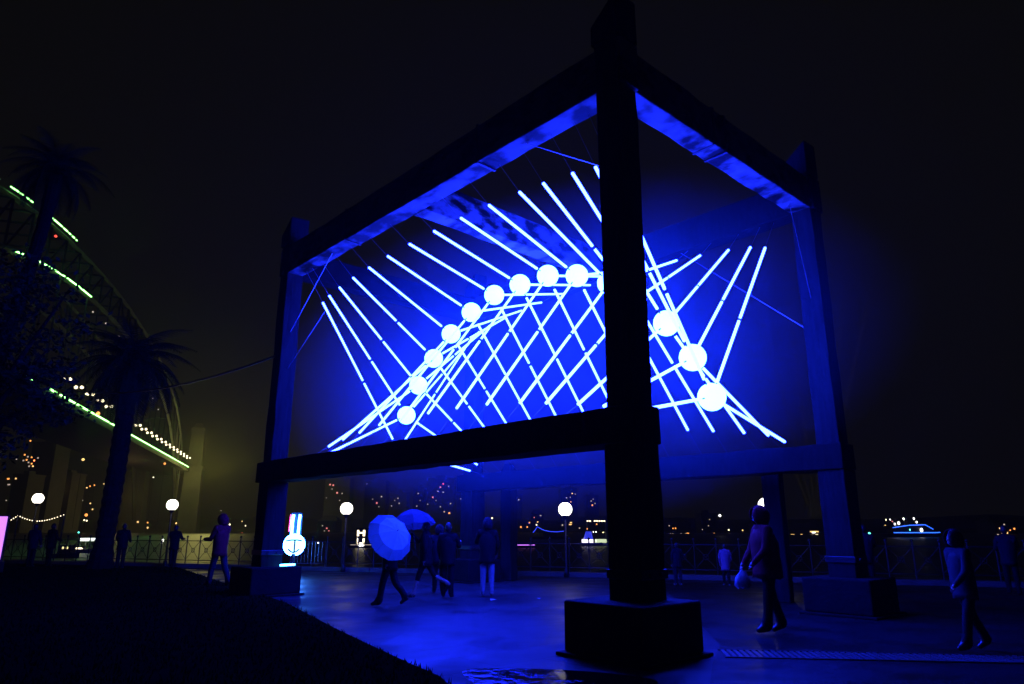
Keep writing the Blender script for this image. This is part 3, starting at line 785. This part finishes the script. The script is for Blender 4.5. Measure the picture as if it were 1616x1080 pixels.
# boat with blue rope lights
b = boat_root(868, 260, 'dark moored boat dressed with a sagging blue light rope', R(0))
hull_mesh(13, 3, .9).build('hull', M['hull_dark'], b)
MB().span((-2.5, -1.1, .9), (2.5, 1.1, 2.4)).build('cabin', M['hull_dark'], b, bevel=.1)
o_ = Vector(b.location)
pp = [at(x, y, 260) - o_ for x, y in ((841, 841), (845, 836), (848, 831.5), (854, 835), (860, 837.5), (868, 839), (878, 839.6), (890, 838.5))]
MB().tube(pp, .12, 5).build('light_rope', emit('rope_blue', (.03, .06, 1.0), 1.6, False), b)
MB().tube([(pp[2].x, 0, .9), pp[2]], .07, 5).build('mast', M['hull_dark'], b)
# launch with two stacked lit windows
b = boat_root(572, 150, 'narrow houseboat with stacked bright windows left of the white umbrella', R(0))
hull_mesh(5.2, 2.0, .55).build('hull', M['hull_dark'], b)
MB().span((-1.2, -.8, .55), (1.2, .8, 4.0)).build('cabin', M['hull_dark'], b, bevel=.08)
for (x0, x1, z0, z1) in ((-.95, -.55, 2.35, 3.55), (.25, .7, 2.35, 3.55), (-.55, .25, 2.85, 3.15), (-.9, -.5, .75, 2.0), (.25, .65, .95, 1.9), (-.5, .25, .75, 1.15)):
    MB().span((x0, -.83, z0), (x1, -.79, z1)).build('window', E_WARM, b)
MB().tube([(-2.2, -.9, .62), (2.3, -.9, .62)], .05, 5).build('light_strip', E_DIM, b)
MB().sphere((.0, -1.0, .5), .38, 8, 6, scale=(1.8, .5, .5)).build('lamp', E_WHITE, b)
# small lit launch by the palm
b = boat_root(140, 120, 'small moored launch with a lit white awning beside the palm trunk', R(-8))
hull_mesh(4.6, 1.7, .6).build('hull', M['hull'], b)
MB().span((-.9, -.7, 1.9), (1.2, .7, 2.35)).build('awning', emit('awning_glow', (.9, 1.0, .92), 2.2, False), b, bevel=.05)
for x_ in (-.8, 1.1):
    for y_ in (-.6, .6):
        MB().tube([(x_, y_, .6), (x_, y_, 1.9)], .03, 5).build('awning_pole', M['hull'], b)
MB().span((-1.6, -.72, .62), (-.2, -.66, .85)).build('lit_rail', E_WARM, b)
b = boat_root(110, 100, 'dark launch with two round yellow lights left of the palm trunk', R(0))
hull_mesh(3.6, 1.5, .6).build('hull', M['hull_dark'], b)
MB().span((-1.0, -.6, .6), (.8, .6, 1.7)).build('cabin', M['hull_dark'], b, bevel=.05)
for x_ in (-.3, .28):
    MB().sphere((x_, -.62, 1.35), .17, 10, 8, scale=(1, .4, 1)).build('lamp', emit('porthole', (1, .8, .35), 1.4, False), b)

# ------------------------------------------------------------------ neon sign by the left post
sg = empty('neon_sign', 'blue-white neon disc with two upright tubes beside the left post', 'sign', at(466, 838, 25.2) * 1, R(12))
sg.location.z = 0
E_NEON = emit('neon_blue', (0.03, 0.20, 1.0), 75)
E_DISC = emit('neon_disc', (0.30, 0.80, 1.0), 4.0)
E_NRED = emit('neon_red', (1.0, 0.02, 0.10), 3.0)
zc = at(464, 860, 25.2).z
MB().span((-.03, .10, 0), (.05, .16, 2.15)).build('post', M['steel'], sg)
MB().span((-.26, .02, 0), (.26, .28, .06)).build('base_plate', M['steel'], sg, bevel=.01)
MB().span((-.20, .06, 1.15), (.20, .10, 2.12)).build('back_board', M['black'], sg)
MB().tube([(0, -.02, zc), (0, .04, zc)], .30, 28).build('disc', E_DISC, sg)
MB().tube([(.335 * math.sin(R(12 + 336 * i / 40)), -.03, zc - .335 * math.cos(R(12 + 336 * i / 40))) for i in range(41)], .035, 7).build('ring_tube', E_NEON, sg, True)
for x_ in (-.11, .11):
    MB().tube([(x_ * 1.0, -.03, zc + .36), (x_, -.03, zc + .75), (x_ + .02, -.03, zc + 1.02)], .042, 7).build('upright_tube', E_NEON, sg, True)
MB().tube([(-.21, -.05, zc + .45), (-.19, -.05, zc + 1.02)], .022, 6).build('red_tube', E_NRED, sg, True)
MB().tube([(0.02, -.075, zc - .27), (0.02, -.075, zc + .17)], .030, 6).build('emblem_stem', M['black'], sg)
MB().tube([(-.3, -.075, zc + .13), (-.1, -.075, zc + .16), (.1, -.075, zc + .16), (.27, -.075, zc + .13)], .026, 6).build('emblem_bar', M['black'], sg)
MB().tube([(-.19, -.075, zc - .14), (-.1, -.075, zc - .22), (.0, -.075, zc - .26), (.1, -.075, zc - .22), (.19, -.075, zc - .14)], .026, 6).build('emblem_arc', M['black'], sg)

# crowd barricade lit by the sign
P = at(505, 870, 28.4)
br = empty('barricade', 'low steel barricade beside the neon sign', 'barricade', (P.x - .55, P.y, 0), R(8))
MB().tube([(-.55, 0, .1), (-.55, 0, 1.08), (.75, 0, 1.08), (.75, 0, .1)], .022, 6).build('frame', M['cable'], br)
for i in range(9):
    MB().tube([(-.43 + i * .13, 0, .25), (-.43 + i * .13, 0, 1.06)], .008, 5).build('bar', M['cable'], br)
MB().tube([(-.55, 0, .25), (.75, 0, .25)], .015, 6).build('lower_rail', M['cable'], br)
for x_ in (-.45, .65):
    MB().span((x_ - .03, -.28, 0), (x_ + .03, .28, .03)).build('foot', M['steel'], br)

# ------------------------------------------------------------------ people
def clothm(name, c, rough=.8):
    return mat(name, c, rough, noise=(9, tuple(min(1, x * 1.5) for x in c), .25), bump=(22, .35, .01), spec=.12)
CL = dict(black=clothm('cloth_black', (.005, .005, .006)), navy=clothm('cloth_navy', (.008, .009, .013)), red=clothm('cloth_red', (.14, .008, .012)),
          grey=clothm('cloth_grey', (.028, .028, .031)), white=clothm('cloth_white', (.55, .55, .56)), pink=clothm('cloth_pink', (.25, .1, .15)), denim=clothm('cloth_denim', (.008, .010, .018)), pale=clothm('cloth_pale', (.17, .17, .18)))
SHOE_W = mat('shoe_white', (.6, .6, .6), .5); SHOE_B = mat('shoe_black', (.015, .015, .015), .4)

def person(label, loc, heading, H, legs, arms, top, bottom, shoes, lean=0.0, hood=None, hair=True, hem=.74, bare_legs=False, head_turn=0.0, group=None, fat=1.0):
    """legs / arms: ((hip swing, knee bend), ...) and ((forward, outward, elbow), ...) in degrees, left then right"""
    root = empty('person', label, 'person', (loc[0], loc[1], loc[2] if len(loc) > 2 else 0), heading, group)
    k = H / 1.75
    J = {}
    J['pel'] = Vector((0, 0, .93)); up = Vector((0, math.sin(R(lean)), math.cos(R(lean))))
    J['spi'] = J['pel'] + up * .22; J['che'] = J['pel'] + up * .43; J['nek'] = J['pel'] + up * .58; J['hed'] = J['pel'] + up * .655 + Vector((0, .015, 0))
    low = 9
    for s, n, (a, b) in ((-1, 'l', legs[0]), (1, 'r', legs[1])):
        hp = J['pel'] + Vector((s * .095, 0, -.05))
        kn = hp + Vector((s * .01, math.sin(R(a)), -math.cos(R(a)))) * .43
        an = kn + Vector((0, math.sin(R(a - b)), -math.cos(R(a - b)))) * .41
        fa = min(0, (a - b)) * .8
        to = an + Vector((s * .02, .19 * math.cos(R(fa)) , -.035 + .19 * math.sin(R(fa))))
        he = an + Vector((0, -.05, -.03))
        J['hip' + n], J['kne' + n], J['ank' + n], J['toe' + n], J['hee' + n] = hp, kn, an, to, he
        low = min(low, an.z - .075, to.z - .045)
    for s, n, (fw_, out, el) in ((-1, 'l', arms[0]), (1, 'r', arms[1])):
        sh = J['che'] + up * .08 + Vector((s * .19, 0, 0))
        d = Vector((s * math.sin(R(out)), math.sin(R(fw_)) * math.cos(R(out)), -math.cos(R(fw_)) * math.cos(R(out))))
        e = sh + d * .30
        d2 = Vector((s * math.sin(R(out)) * .3 - s * .15, math.sin(R(fw_ + el)), -math.cos(R(fw_ + el)))).normalized()
        w = e + d2 * .25
        J['sho' + n], J['elb' + n], J['wri' + n], J['han' + n] = sh, e, w, w + d2 * .085
    for q in J:
        J[q] = (J[q] - Vector((0, 0, low))) * k
    names = list(J); idx = {n: i for i, n in enumerate(names)}
    E = [('pel', 'spi', 't'), ('spi', 'che', 't'), ('che', 'nek', 't'), ('nek', 'hed', 's')]
    for n in 'lr':
        E += [('che', 'sho' + n, 't'), ('sho' + n, 'elb' + n, 't'), ('elb' + n, 'wri' + n, 't'), ('wri' + n, 'han' + n, 's'),
              ('pel', 'hip' + n, 'b'), ('hip' + n, 'kne' + n, 'b'), ('kne' + n, 'ank' + n, 's' if bare_legs else 'b'), ('ank' + n, 'toe' + n, 'f'), ('ank' + n, 'hee' + n, 'f')]
    rad = dict(pel=.135, spi=.125, che=.145, nek=.062, hed=.07, hip=.102, kne=.062 if bare_legs else .080, ank=.044 if bare_legs else .064, toe=.036, hee=.036, sho=.088, elb=.066, wri=.046, han=.030)
    me = bpy.data.meshes.new('tmp'); me.from_pydata([J[n] for n in names], [(idx[a], idx[b]) for a, b, _ in E], [])
    o = bpy.data.objects.new('tmp', me); COL.objects.link(o)
    md = o.modifiers.new('skin', 'SKIN')
    if not me.skin_vertices:
        bm = bmesh.new(); bm.from_mesh(me); bm.verts.layers.skin.verify(); bm.to_mesh(me); bm.free()
    for i, n in enumerate(names):
        r = rad[n[:3]] * k
        sv = me.skin_vertices[0].data[i]; sv.radius = (r, r * (.78 if n in ('pel', 'spi', 'che') else 1)); sv.use_root = (n == 'pel')
    ss = o.modifiers.new('sub', 'SUBSURF'); ss.levels = 2; ss.render_levels = 2
    dg = bpy.context.evaluated_depsgraph_get(); ev = o.evaluated_get(dg); m2 = bpy.data.meshes.new_from_object(ev)
    verts = [v.co.copy() for v in m2.vertices]; polys = [tuple(p.vertices) for p in m2.polygons]
    bpy.data.objects.remove(o); bpy.data.meshes.remove(me); bpy.data.meshes.remove(m2)
    slot = dict(t=0, b=1, s=2, f=3)
    def segd(p, a, b):
        ab = b - a; t = max(0, min(1, (p - a).dot(ab) / ab.length_squared)); return (p - a - ab * t).length
    g = MB(); mi = []
    for q in polys:
        c = sum((verts[i] for i in q), Vector()) / len(q)
        best = min(E, key=lambda e: segd(c, J[e[0]], J[e[1]]) - .35 * (rad[e[0][:3]] + rad[e[1][:3]]) * k)
        mi.append(slot[best[2]])
    g.v = [tuple(v) for v in verts]; g.f = list(polys); g.m = mi
    # head with face
    hc = J['hed'] + up * .06 * k
    ca, sa = math.cos(R(head_turn)), math.sin(R(head_turn))
    def hp_(x, y, z):
        return hc + Vector((x * ca - y * sa, x * sa + y * ca, z)) * k
    n0 = len(g.v)
    g.sphere((0, 0, 0), 1, 14, 10, 2)
    for i in range(n0, len(g.v)):
        x, y, z = g.v[i]
        w = .078 * (1 - .22 * max(0, -z)); d = .095 * (1 - .12 * max(0, -z))
        g.v[i] = tuple(hp_(x * w, y * d + (.012 if z < 0 and y > 0 else 0), z * .118))
    g.add([hp_(-.012, .088, .02), hp_(.012, .088, .02), hp_(.016, .09, -.025), hp_(-.016, .09, -.025), hp_(0, .118, -.022)], [(0, 1, 4), (1, 2, 4), (2, 3, 4), (3, 0, 4)], 2)
    for s in (-1, 1):
        p = hp_(s * .031, .083, .015); g.sphere(p, .012 * k, 6, 5, 4)
        p = hp_(s * .079, -.005, .0); g.sphere(p, .022 * k, 6, 5, 2, (.4, .8, 1.3))
    g.add([hp_(-.026, .092, -.052), hp_(.026, .092, -.052), hp_(.02, .094, -.062), hp_(-.02, .094, -.062)], [(0, 1, 2, 3)], 4)
    # fingers
    for s, n in ((-1, 'l'), (1, 'r')):
        h = J['han' + n]; d = (J['han' + n] - J['wri' + n]).normalized(); sd = d.cross(Vector((0, 1, .2))).normalized(); nr = d.cross(sd)
        for j, ln in enumerate((.062, .072, .068, .054)):
            a = h + sd * (.027 - .018 * j) * k
            g.tube([a, a + d * ln * .5 * k + nr * .006 * k, a + d * ln * .85 * k + nr * .024 * k], [.009 * k, .0085 * k, .006 * k], 6, 2)
        a = J['wri' + n] + d * .03 * k + sd * .025 * k
        g.tube([a, a + (d * .03 + sd * .022) * k, a + (d * .06 + sd * .026) * k], [.011 * k, .010 * k, .007 * k], 6, 2)
    g.build('body', [top, bottom, M['skin'], shoes, M['eye']], root, True)
    # jacket: a loose shell from hem to shoulders
    c = MB(); n = 18; rows = []
    for (t, rx, ry) in ((hem, .20, .165), (hem + .08, .195, .16), (.93, .19, .155), (1.05, .195, .15), (1.25, .215, .145), (1.38, .18, .115), (1.45, .095, .085)):
        rows.append((t, rx, ry))
    z0 = J['pel'].z / k
    vs = []
    for (t, rx, ry) in rows:
        zt = t if t < .93 else t
        base = J['pel'] / k + (up * (zt - .93) if zt > .93 else Vector((0, 0, zt - .93)))
        for i in range(n):
            w = 2 * math.pi * i / n
            rr = 1 + .06 * math.sin(3 * w + t * 7) * (1 if t < .95 else .35) + .025 * math.sin(7 * w + t * 13)
            vs.append((base + Vector((math.cos(w) * rx * rr * fat, math.sin(w) * ry * rr * fat, .012 * math.sin(5 * w) if t == hem else 0))) * k)
    c.add(vs, [(r_ * n + i, r_ * n + (i + 1) % n, (r_ + 1) * n + (i + 1) % n, (r_ + 1) * n + i) for r_ in range(len(rows) - 1) for i in range(n)])
    jk = c.build('jacket', top, root, True)
    s_ = jk.modifiers.new('thick', 'SOLIDIFY'); s_.thickness = .012
    if hood:
        c = MB(); vs = []; nr_, nc = 9, 14
        for i in range(nr_ + 1):
            th = math.pi * .02 + math.pi * .80 * i / nr_
            for j in range(nc + 1):
                ph = R(-240) + R(300) * j / nc          # leaves the front open
                x = .128 * math.sin(th) * math.cos(ph) * (1 + .25 * max(0, i / nr_ - .6)); y = .15 * math.sin(th) * math.sin(ph) - .015 - .03 * max(0, i / nr_ - .5); z = .162 * math.cos(th) + .012 * math.sin(3 * ph)
                if y > .04: y += .03 * (1 - i / nr_)
                vs.append(hp_(x, y, z))
        c.add(vs, [(i * (nc + 1) + j, (i + 1) * (nc + 1) + j, (i + 1) * (nc + 1) + j + 1, i * (nc + 1) + j + 1) for i in range(nr_) for j in range(nc)])
        hd = c.build('hood', hood, root, True)
        s_ = hd.modifiers.new('thick', 'SOLIDIFY'); s_.thickness = .014
    elif hair:
        c = MB(); n0 = 0
        c.sphere((0, 0, 0), 1, 14, 9)
        for i in range(len(c.v)):
            x, y, z = c.v[i]
            y2 = min(y, .35 + .5 * max(0, z)); zz = max(z, -.75)
            c.v[i] = tuple(hp_(x * .086, y2 * .104 - .008, zz * .125 + .008))
        c.build('hair', M['hair'], root, True)
    return root, J, k

def wpt(root, p):
    c, s = math.cos(root.rotation_euler.z), math.sin(root.rotation_euler.z)
    return Vector((root.location.x + c * p.x - s * p.y, root.location.y + s * p.x + c * p.y, root.location.z + p.z))

def umbrella(label, grip, apex, rad, m_in, m_out, n=10, depth=.26):
    grip = Vector(grip); apex = Vector(apex)
    ax = (apex - grip).normalized()
    t = empty('umbrella', label, 'umbrella', grip)
    rot = ax.to_track_quat('Z', 'Y').to_matrix()
    L = (apex - grip).length
    def P(r, w, z):
        return rot @ Vector((r * math.cos(w), r * math.sin(w), z))
    prof = [(0, 0), (.36, -.04), (.70, -.14), (.78, -.18), (.90, -.25), (1.0, -.34)]
    prof = [(r * rad, L + z * depth / .30) for r, z in prof]
    for j in range(n):
        w0, w1 = 2 * math.pi * j / n, 2 * math.pi * (j + 1) / n
        for name, mm, seg in (('panel', m_in, prof[0:3]), ('rim_panel', m_out, prof[2:6])):
            g = MB()
            for (r, z) in seg:
                for q in range(4):
                    w = w0 + (w1 - w0) * q / 3
                    rr = r * (1 - .05 * math.sin(math.pi * q / 3))
                    g.v.append(tuple(P(rr, w, z - .02 * math.sin(math.pi * q / 3) * (r / rad))))
            for i in range(len(seg) - 1):
                for q in range(3):
                    a = i * 4 + q; g.f.append((a, a + 1, a + 5, a + 4)); g.m.append(0)
            g.build(name, mm, t, True)
        MB().tube([P(r, w0, z - .012) for r, z in prof], .004, 4).build('rib', M['steel'], t)
    MB().tube([(0, 0, 0), rot @ Vector((0, 0, L + .05))], .007, 6).build('shaft', M['steel'], t)
    MB().tube([rot @ Vector((0, 0, -.14)), rot @ Vector((0, 0, .02))], .016, 8).build('handle', M['black'], t)
    return t

def cloth2(name, c, trans):
    m = bpy.data.materials.new(name); m.use_nodes = True; nt = m.node_tree
    nt.nodes.remove(nt.nodes['Principled BSDF'])
    d = nt.nodes.new('ShaderNodeBsdfDiffuse'); t = nt.nodes.new('ShaderNodeBsdfTranslucent'); mx = nt.nodes.new('ShaderNodeMixShader')
    tc = nt.nodes.new('ShaderNodeTexCoord'); nz = nt.nodes.new('ShaderNodeTexNoise'); nz.inputs['Scale'].default_value = 14
    rp = nt.nodes.new('ShaderNodeMixRGB'); rp.inputs[1].default_value = (*[x * .75 for x in c], 1); rp.inputs[2].default_value = (*c, 1)
    nt.links.new(tc.outputs['Object'], nz.inputs['Vector']); nt.links.new(nz.outputs['Fac'], rp.inputs[0])
    for x in (d, t): nt.links.new(rp.outputs[0], x.inputs['Color'])
    mx.inputs[0].default_value = trans
    nt.links.new(d.outputs[0], mx.inputs[1]); nt.links.new(t.outputs[0], mx.inputs[2]); nt.links.new(mx.outputs[0], nt.nodes['Material Output'].inputs['Surface'])
    return m
UM_W = cloth2('umbrella_white', (.6, .95, .95), .5); UM_R = cloth2('umbrella_rim', (.3, .5, .52), .5); UM_B = cloth2('umbrella_blue', (.10, .12, .20), .35)

# walker under the white umbrella, stepping to the left
r1, J1, k1 = person('person in dark clothes walking under the white umbrella', (-2.62, 15.61), R(78), 1.68, ((15, 6), (-14, 30)), ((-10, 8, 20), (55, 12, 70)), CL['black'], CL['black'], SHOE_B)
A1 = wpt(r1, J1['hanr'])
ap1 = at(627, 838, 14.95)
umbrella('white umbrella with a darker rim, tilted toward the camera', ap1 - Vector((.62, -.66, .44)).normalized() * .72, ap1, .53, UM_W, UM_R)
r2, J2, k2 = person('person walking under the dark blue umbrella, one bare calf lit', (-2.05, 17.24), R(80), 1.72, ((20, 5), (-28, 40)), ((-12, 8, 20), (60, 10, 75)), CL['black'], CL['black'], SHOE_B, bare_legs=True)
A2 = wpt(r2, J2['hanr'])
ap2 = at(648, 804, 17.2)
umbrella('dark blue domed umbrella behind the white umbrella', ap2 - Vector((-.18, .12, 1)).normalized() * .80, ap2, .56, UM_B, UM_B, 8, .36)
person('person all in black standing with back turned, left of the rear post', (-1.53, 17.3), R(-5), 1.66, ((2, 0), (-2, 0)), ((5, 8, 15), (25, 14, 85)), CL['black'], CL['black'], SHOE_B)
person('person in a dark hooded coat standing beside the black-clad person, mostly hidden', (-1.85, 18.4), R(10), 1.60, ((3, 0), (-3, 0)), ((5, 8, 15), (10, 8, 25)), CL['navy'], CL['black'], SHOE_B, hood=CL['navy'])
r4, J4, k4 = person('person in a dark hooded coat with pale legs and white shoes by the rear post', (-.60, 17.71), R(4), 1.75, ((3, 0), (-3, 0)), ((35, 14, 70), (10, 10, 25)), CL['black'], CL['pale'], SHOE_W, hood=CL['navy'], hem=.72)
r5, J5, k5 = person('person in a red hooded jacket walking on the lawn side left of the frame', (-8.18, 20.3), R(60), 1.88, ((16, 6), (-16, 16)), ((20, 8, 70), (30, 8, 75)), CL['red'], CL['denim'], SHOE_B, hood=CL['red'])
r6, J6, k6 = person('hooded person in a red jacket walking left past the near post', (4.05, 11.56), R(95), 1.83, ((10, 4), (-10, 10)), ((15, 10, 30), (14, 14, 22)), CL['red'], CL['black'], SHOE_B, hood=CL['red'], lean=4, fat=1.3)
r7, J7, k7 = person('hooded person in a grey jacket walking left at the right edge', (6.16, 9.98), R(96), 1.50, ((16, 6), (-16, 14)), ((15, 8, 30), (-10, 8, 20)), CL['grey'], CL['navy'], SHOE_B, hood=CL['grey'], lean=5)
person('child in dark clothes near the railing right of the near post', (4.75, 20.9), R(10), 1.15, ((3, 0), (-3, 0)), ((5, 8, 15), (5, 8, 15)), CL['navy'], CL['denim'], SHOE_W)
person('child in a pink top near the railing right of the near post', (6.10, 20.8), R(-10), 1.12, ((4, 0), (-4, 0)), ((5, 10, 15), (5, 10, 25)), CL['pink'], CL['black'], SHOE_W, hem=.62)
P = at(275, 860, 29.5); person('dark figure leaning at the railing under the second globe lamp', (P.x, P.y), R(0), 1.65, ((3, 0), (-3, 0)), ((30, 10, 60), (30, 10, 60)), CL['black'], CL['black'], SHOE_B)
P = at(193, 860, 29.0); person('dark bushy-haired figure at the railing right of the palm trunk', (P.x, P.y), R(15), 1.7, ((3, 0), (-3, 0)), ((10, 10, 60), (10, 10, 60)), CL['black'], CL['black'], SHOE_B)
P = at(52, 860, 30.0); person('dark broad figure at the railing below the far-left lamp', (P.x, P.y), R(0), 1.7, ((3, 0), (-3, 0)), ((10, 10, 20), (10, 10, 20)), CL['navy'], CL['black'], SHOE_B)
P = at(80, 860, 30.5); person('dark figure standing under the string lights', (P.x, P.y), R(-20), 1.72, ((3, 0), (-3, 0)), ((10, 10, 20), (10, 10, 60)), CL['black'], CL['black'], SHOE_B)
P = at(1366, 870, 19.0); person('dark figure at the railing left of the blue-lit ferry', (P.x, P.y), R(-25), 1.62, ((3, 0), (-3, 0)), ((30, 10, 60), (30, 10, 60)), CL['navy'], CL['black'], SHOE_B)
P = at(1590, 870, 18.0); person('dark figure at the railing near the right edge', (P.x, P.y), R(-30), 1.6, ((3, 0), (-3, 0)), ((20, 10, 60), (20, 10, 60)), CL['navy'], CL['black'], SHOE_B)

ph = empty('phone', 'small phone glowing blue in the hand of the person left of the frame', 'phone', wpt(r5, J5['hanr']) + Vector((0, -.03, .03)), R(20))
MB().span((-.038, -.005, -.075), (.038, .005, .075)).build('case', M['black'], ph, bevel=.004)
MB().span((-.034, -.008, -.07), (.034, -.0055, .07)).build('screen', emit('screen', (.15, .35, 1.0), 3), ph)
for (x_, y_, rz_, lb_) in ((-.43, 16.9, .4, 'small pale scrap of paper on the paving behind the white shoes'), (.62, 17.2, 1.3, 'small pale scrap of paper on the open paving left of the near footing')):
    g = MB(); g.add([(-.07, -.035, .004), (.06, -.04, .010), (.075, .03, .004), (-.06, .04, .022), (0, 0, .018)], [(0, 1, 4), (1, 2, 4), (2, 3, 4), (3, 0, 4)])
    o = g.build('paper_scrap', M['white_paint']); o.location = (x_, y_, .003); o.rotation_euler.z = rz_
    o.modifiers.new('thick', 'SOLIDIFY').thickness = .002
    tag(o, lb_, 'litter', 'paper scraps on the paving')
# plastic bag of the red-jacketed walker
hb = wpt(r6, J6['hanr'])
g = MB()
for i, (z, rx, ry) in enumerate(((0, .02, .015), (-.08, .09, .05), (-.18, .15, .08), (-.30, .16, .09), (-.36, .11, .06))):
    for j in range(12):
        w = 2 * math.pi * j / 12; q = 1 + .18 * math.sin(5 * w + i * 1.7)
        g.v.append((rx * q * math.cos(w), ry * q * math.sin(w), z + .012 * math.sin(4 * w + i)))
for i in range(4):
    for j in range(12):
        g.f.append((i * 12 + j, (i + 1) * 12 + j, (i + 1) * 12 + (j + 1) % 12, i * 12 + (j + 1) % 12)); g.m.append(0)
g.f.append(tuple(range(48, 60))); g.m.append(0)
bag = g.build('plastic_bag', mat('bag_plastic', (.35, .36, .4), .25, bump=(16, .6, .02)), None, True)
bag.scale = (.75, .75, .8); bag.location = hb + Vector((-.02, -.05, -.04))
tag(bag, 'crumpled pale plastic bag held by the red-jacketed walker', 'bag')

# ------------------------------------------------------------------ drizzle haze
hz = MB().span((-900, -60, -3.6), (1100, 1010, 150)).build('haze', None)
hz.data.materials.clear()
hm = bpy.data.materials.new('haze_air'); hm.use_nodes = True
nt = hm.node_tree; nt.nodes.remove(nt.nodes['Principled BSDF'])
pvn = nt.nodes.new('ShaderNodeVolumePrincipled')
pvn.inputs['Color'].default_value = (0.95, 0.92, 0.52, 1)
pvn.inputs['Density'].default_value = 0.0004
pvn.inputs['Anisotropy'].default_value = 0.35
pvn.inputs['Density Attribute'].default_value = ''
pvn.inputs['Temperature Attribute'].default_value = ''
pvn.inputs['Color Attribute'].default_value = ''
nt.links.new(pvn.outputs['Volume'], nt.nodes['Material Output'].inputs['Volume'])
hz.data.materials.append(hm)
tag(hz, 'thin drizzle haze over the waterfront', kind='stuff')

c_ = fw(VM, UM, 5.2)
ms = MB().sphere((0, 0, 0), 1, 32, 18).build('bloom_volume', None)  # volume added to stand in for lens bloom around the tubes
ms.scale = (4.8, 8.7, 3.7); ms.location = c_; ms.rotation_euler = (0, 0, FRZ)
mm = bpy.data.materials.new('bloom_halo'); mm.use_nodes = True
nt = mm.node_tree; nt.nodes.remove(nt.nodes['Principled BSDF'])
pvn = nt.nodes.new('ShaderNodeVolumePrincipled')
pvn.inputs['Color'].default_value = (0.35, 0.85, 1.0, 1)
tcm = nt.nodes.new('ShaderNodeTexCoord'); gm = nt.nodes.new('ShaderNodeTexGradient'); gm.gradient_type = 'SPHERICAL'
mu = nt.nodes.new('ShaderNodeMath'); mu.operation = 'MULTIPLY'; mu.inputs[1].default_value = 0.036
nt.links.new(tcm.outputs['Object'], gm.inputs['Vector']); nt.links.new(gm.outputs['Fac'], mu.inputs[0]); nt.links.new(mu.outputs[0], pvn.inputs['Density'])
for q_ in ('Density Attribute', 'Temperature Attribute', 'Color Attribute'):
    pvn.inputs[q_].default_value = ''
nt.links.new(pvn.outputs['Volume'], nt.nodes['Material Output'].inputs['Volume'])
ms.data.materials.clear(); ms.data.materials.append(mm)
tag(ms, 'added blue volume standing in for bloom around the light arch', kind='stuff')
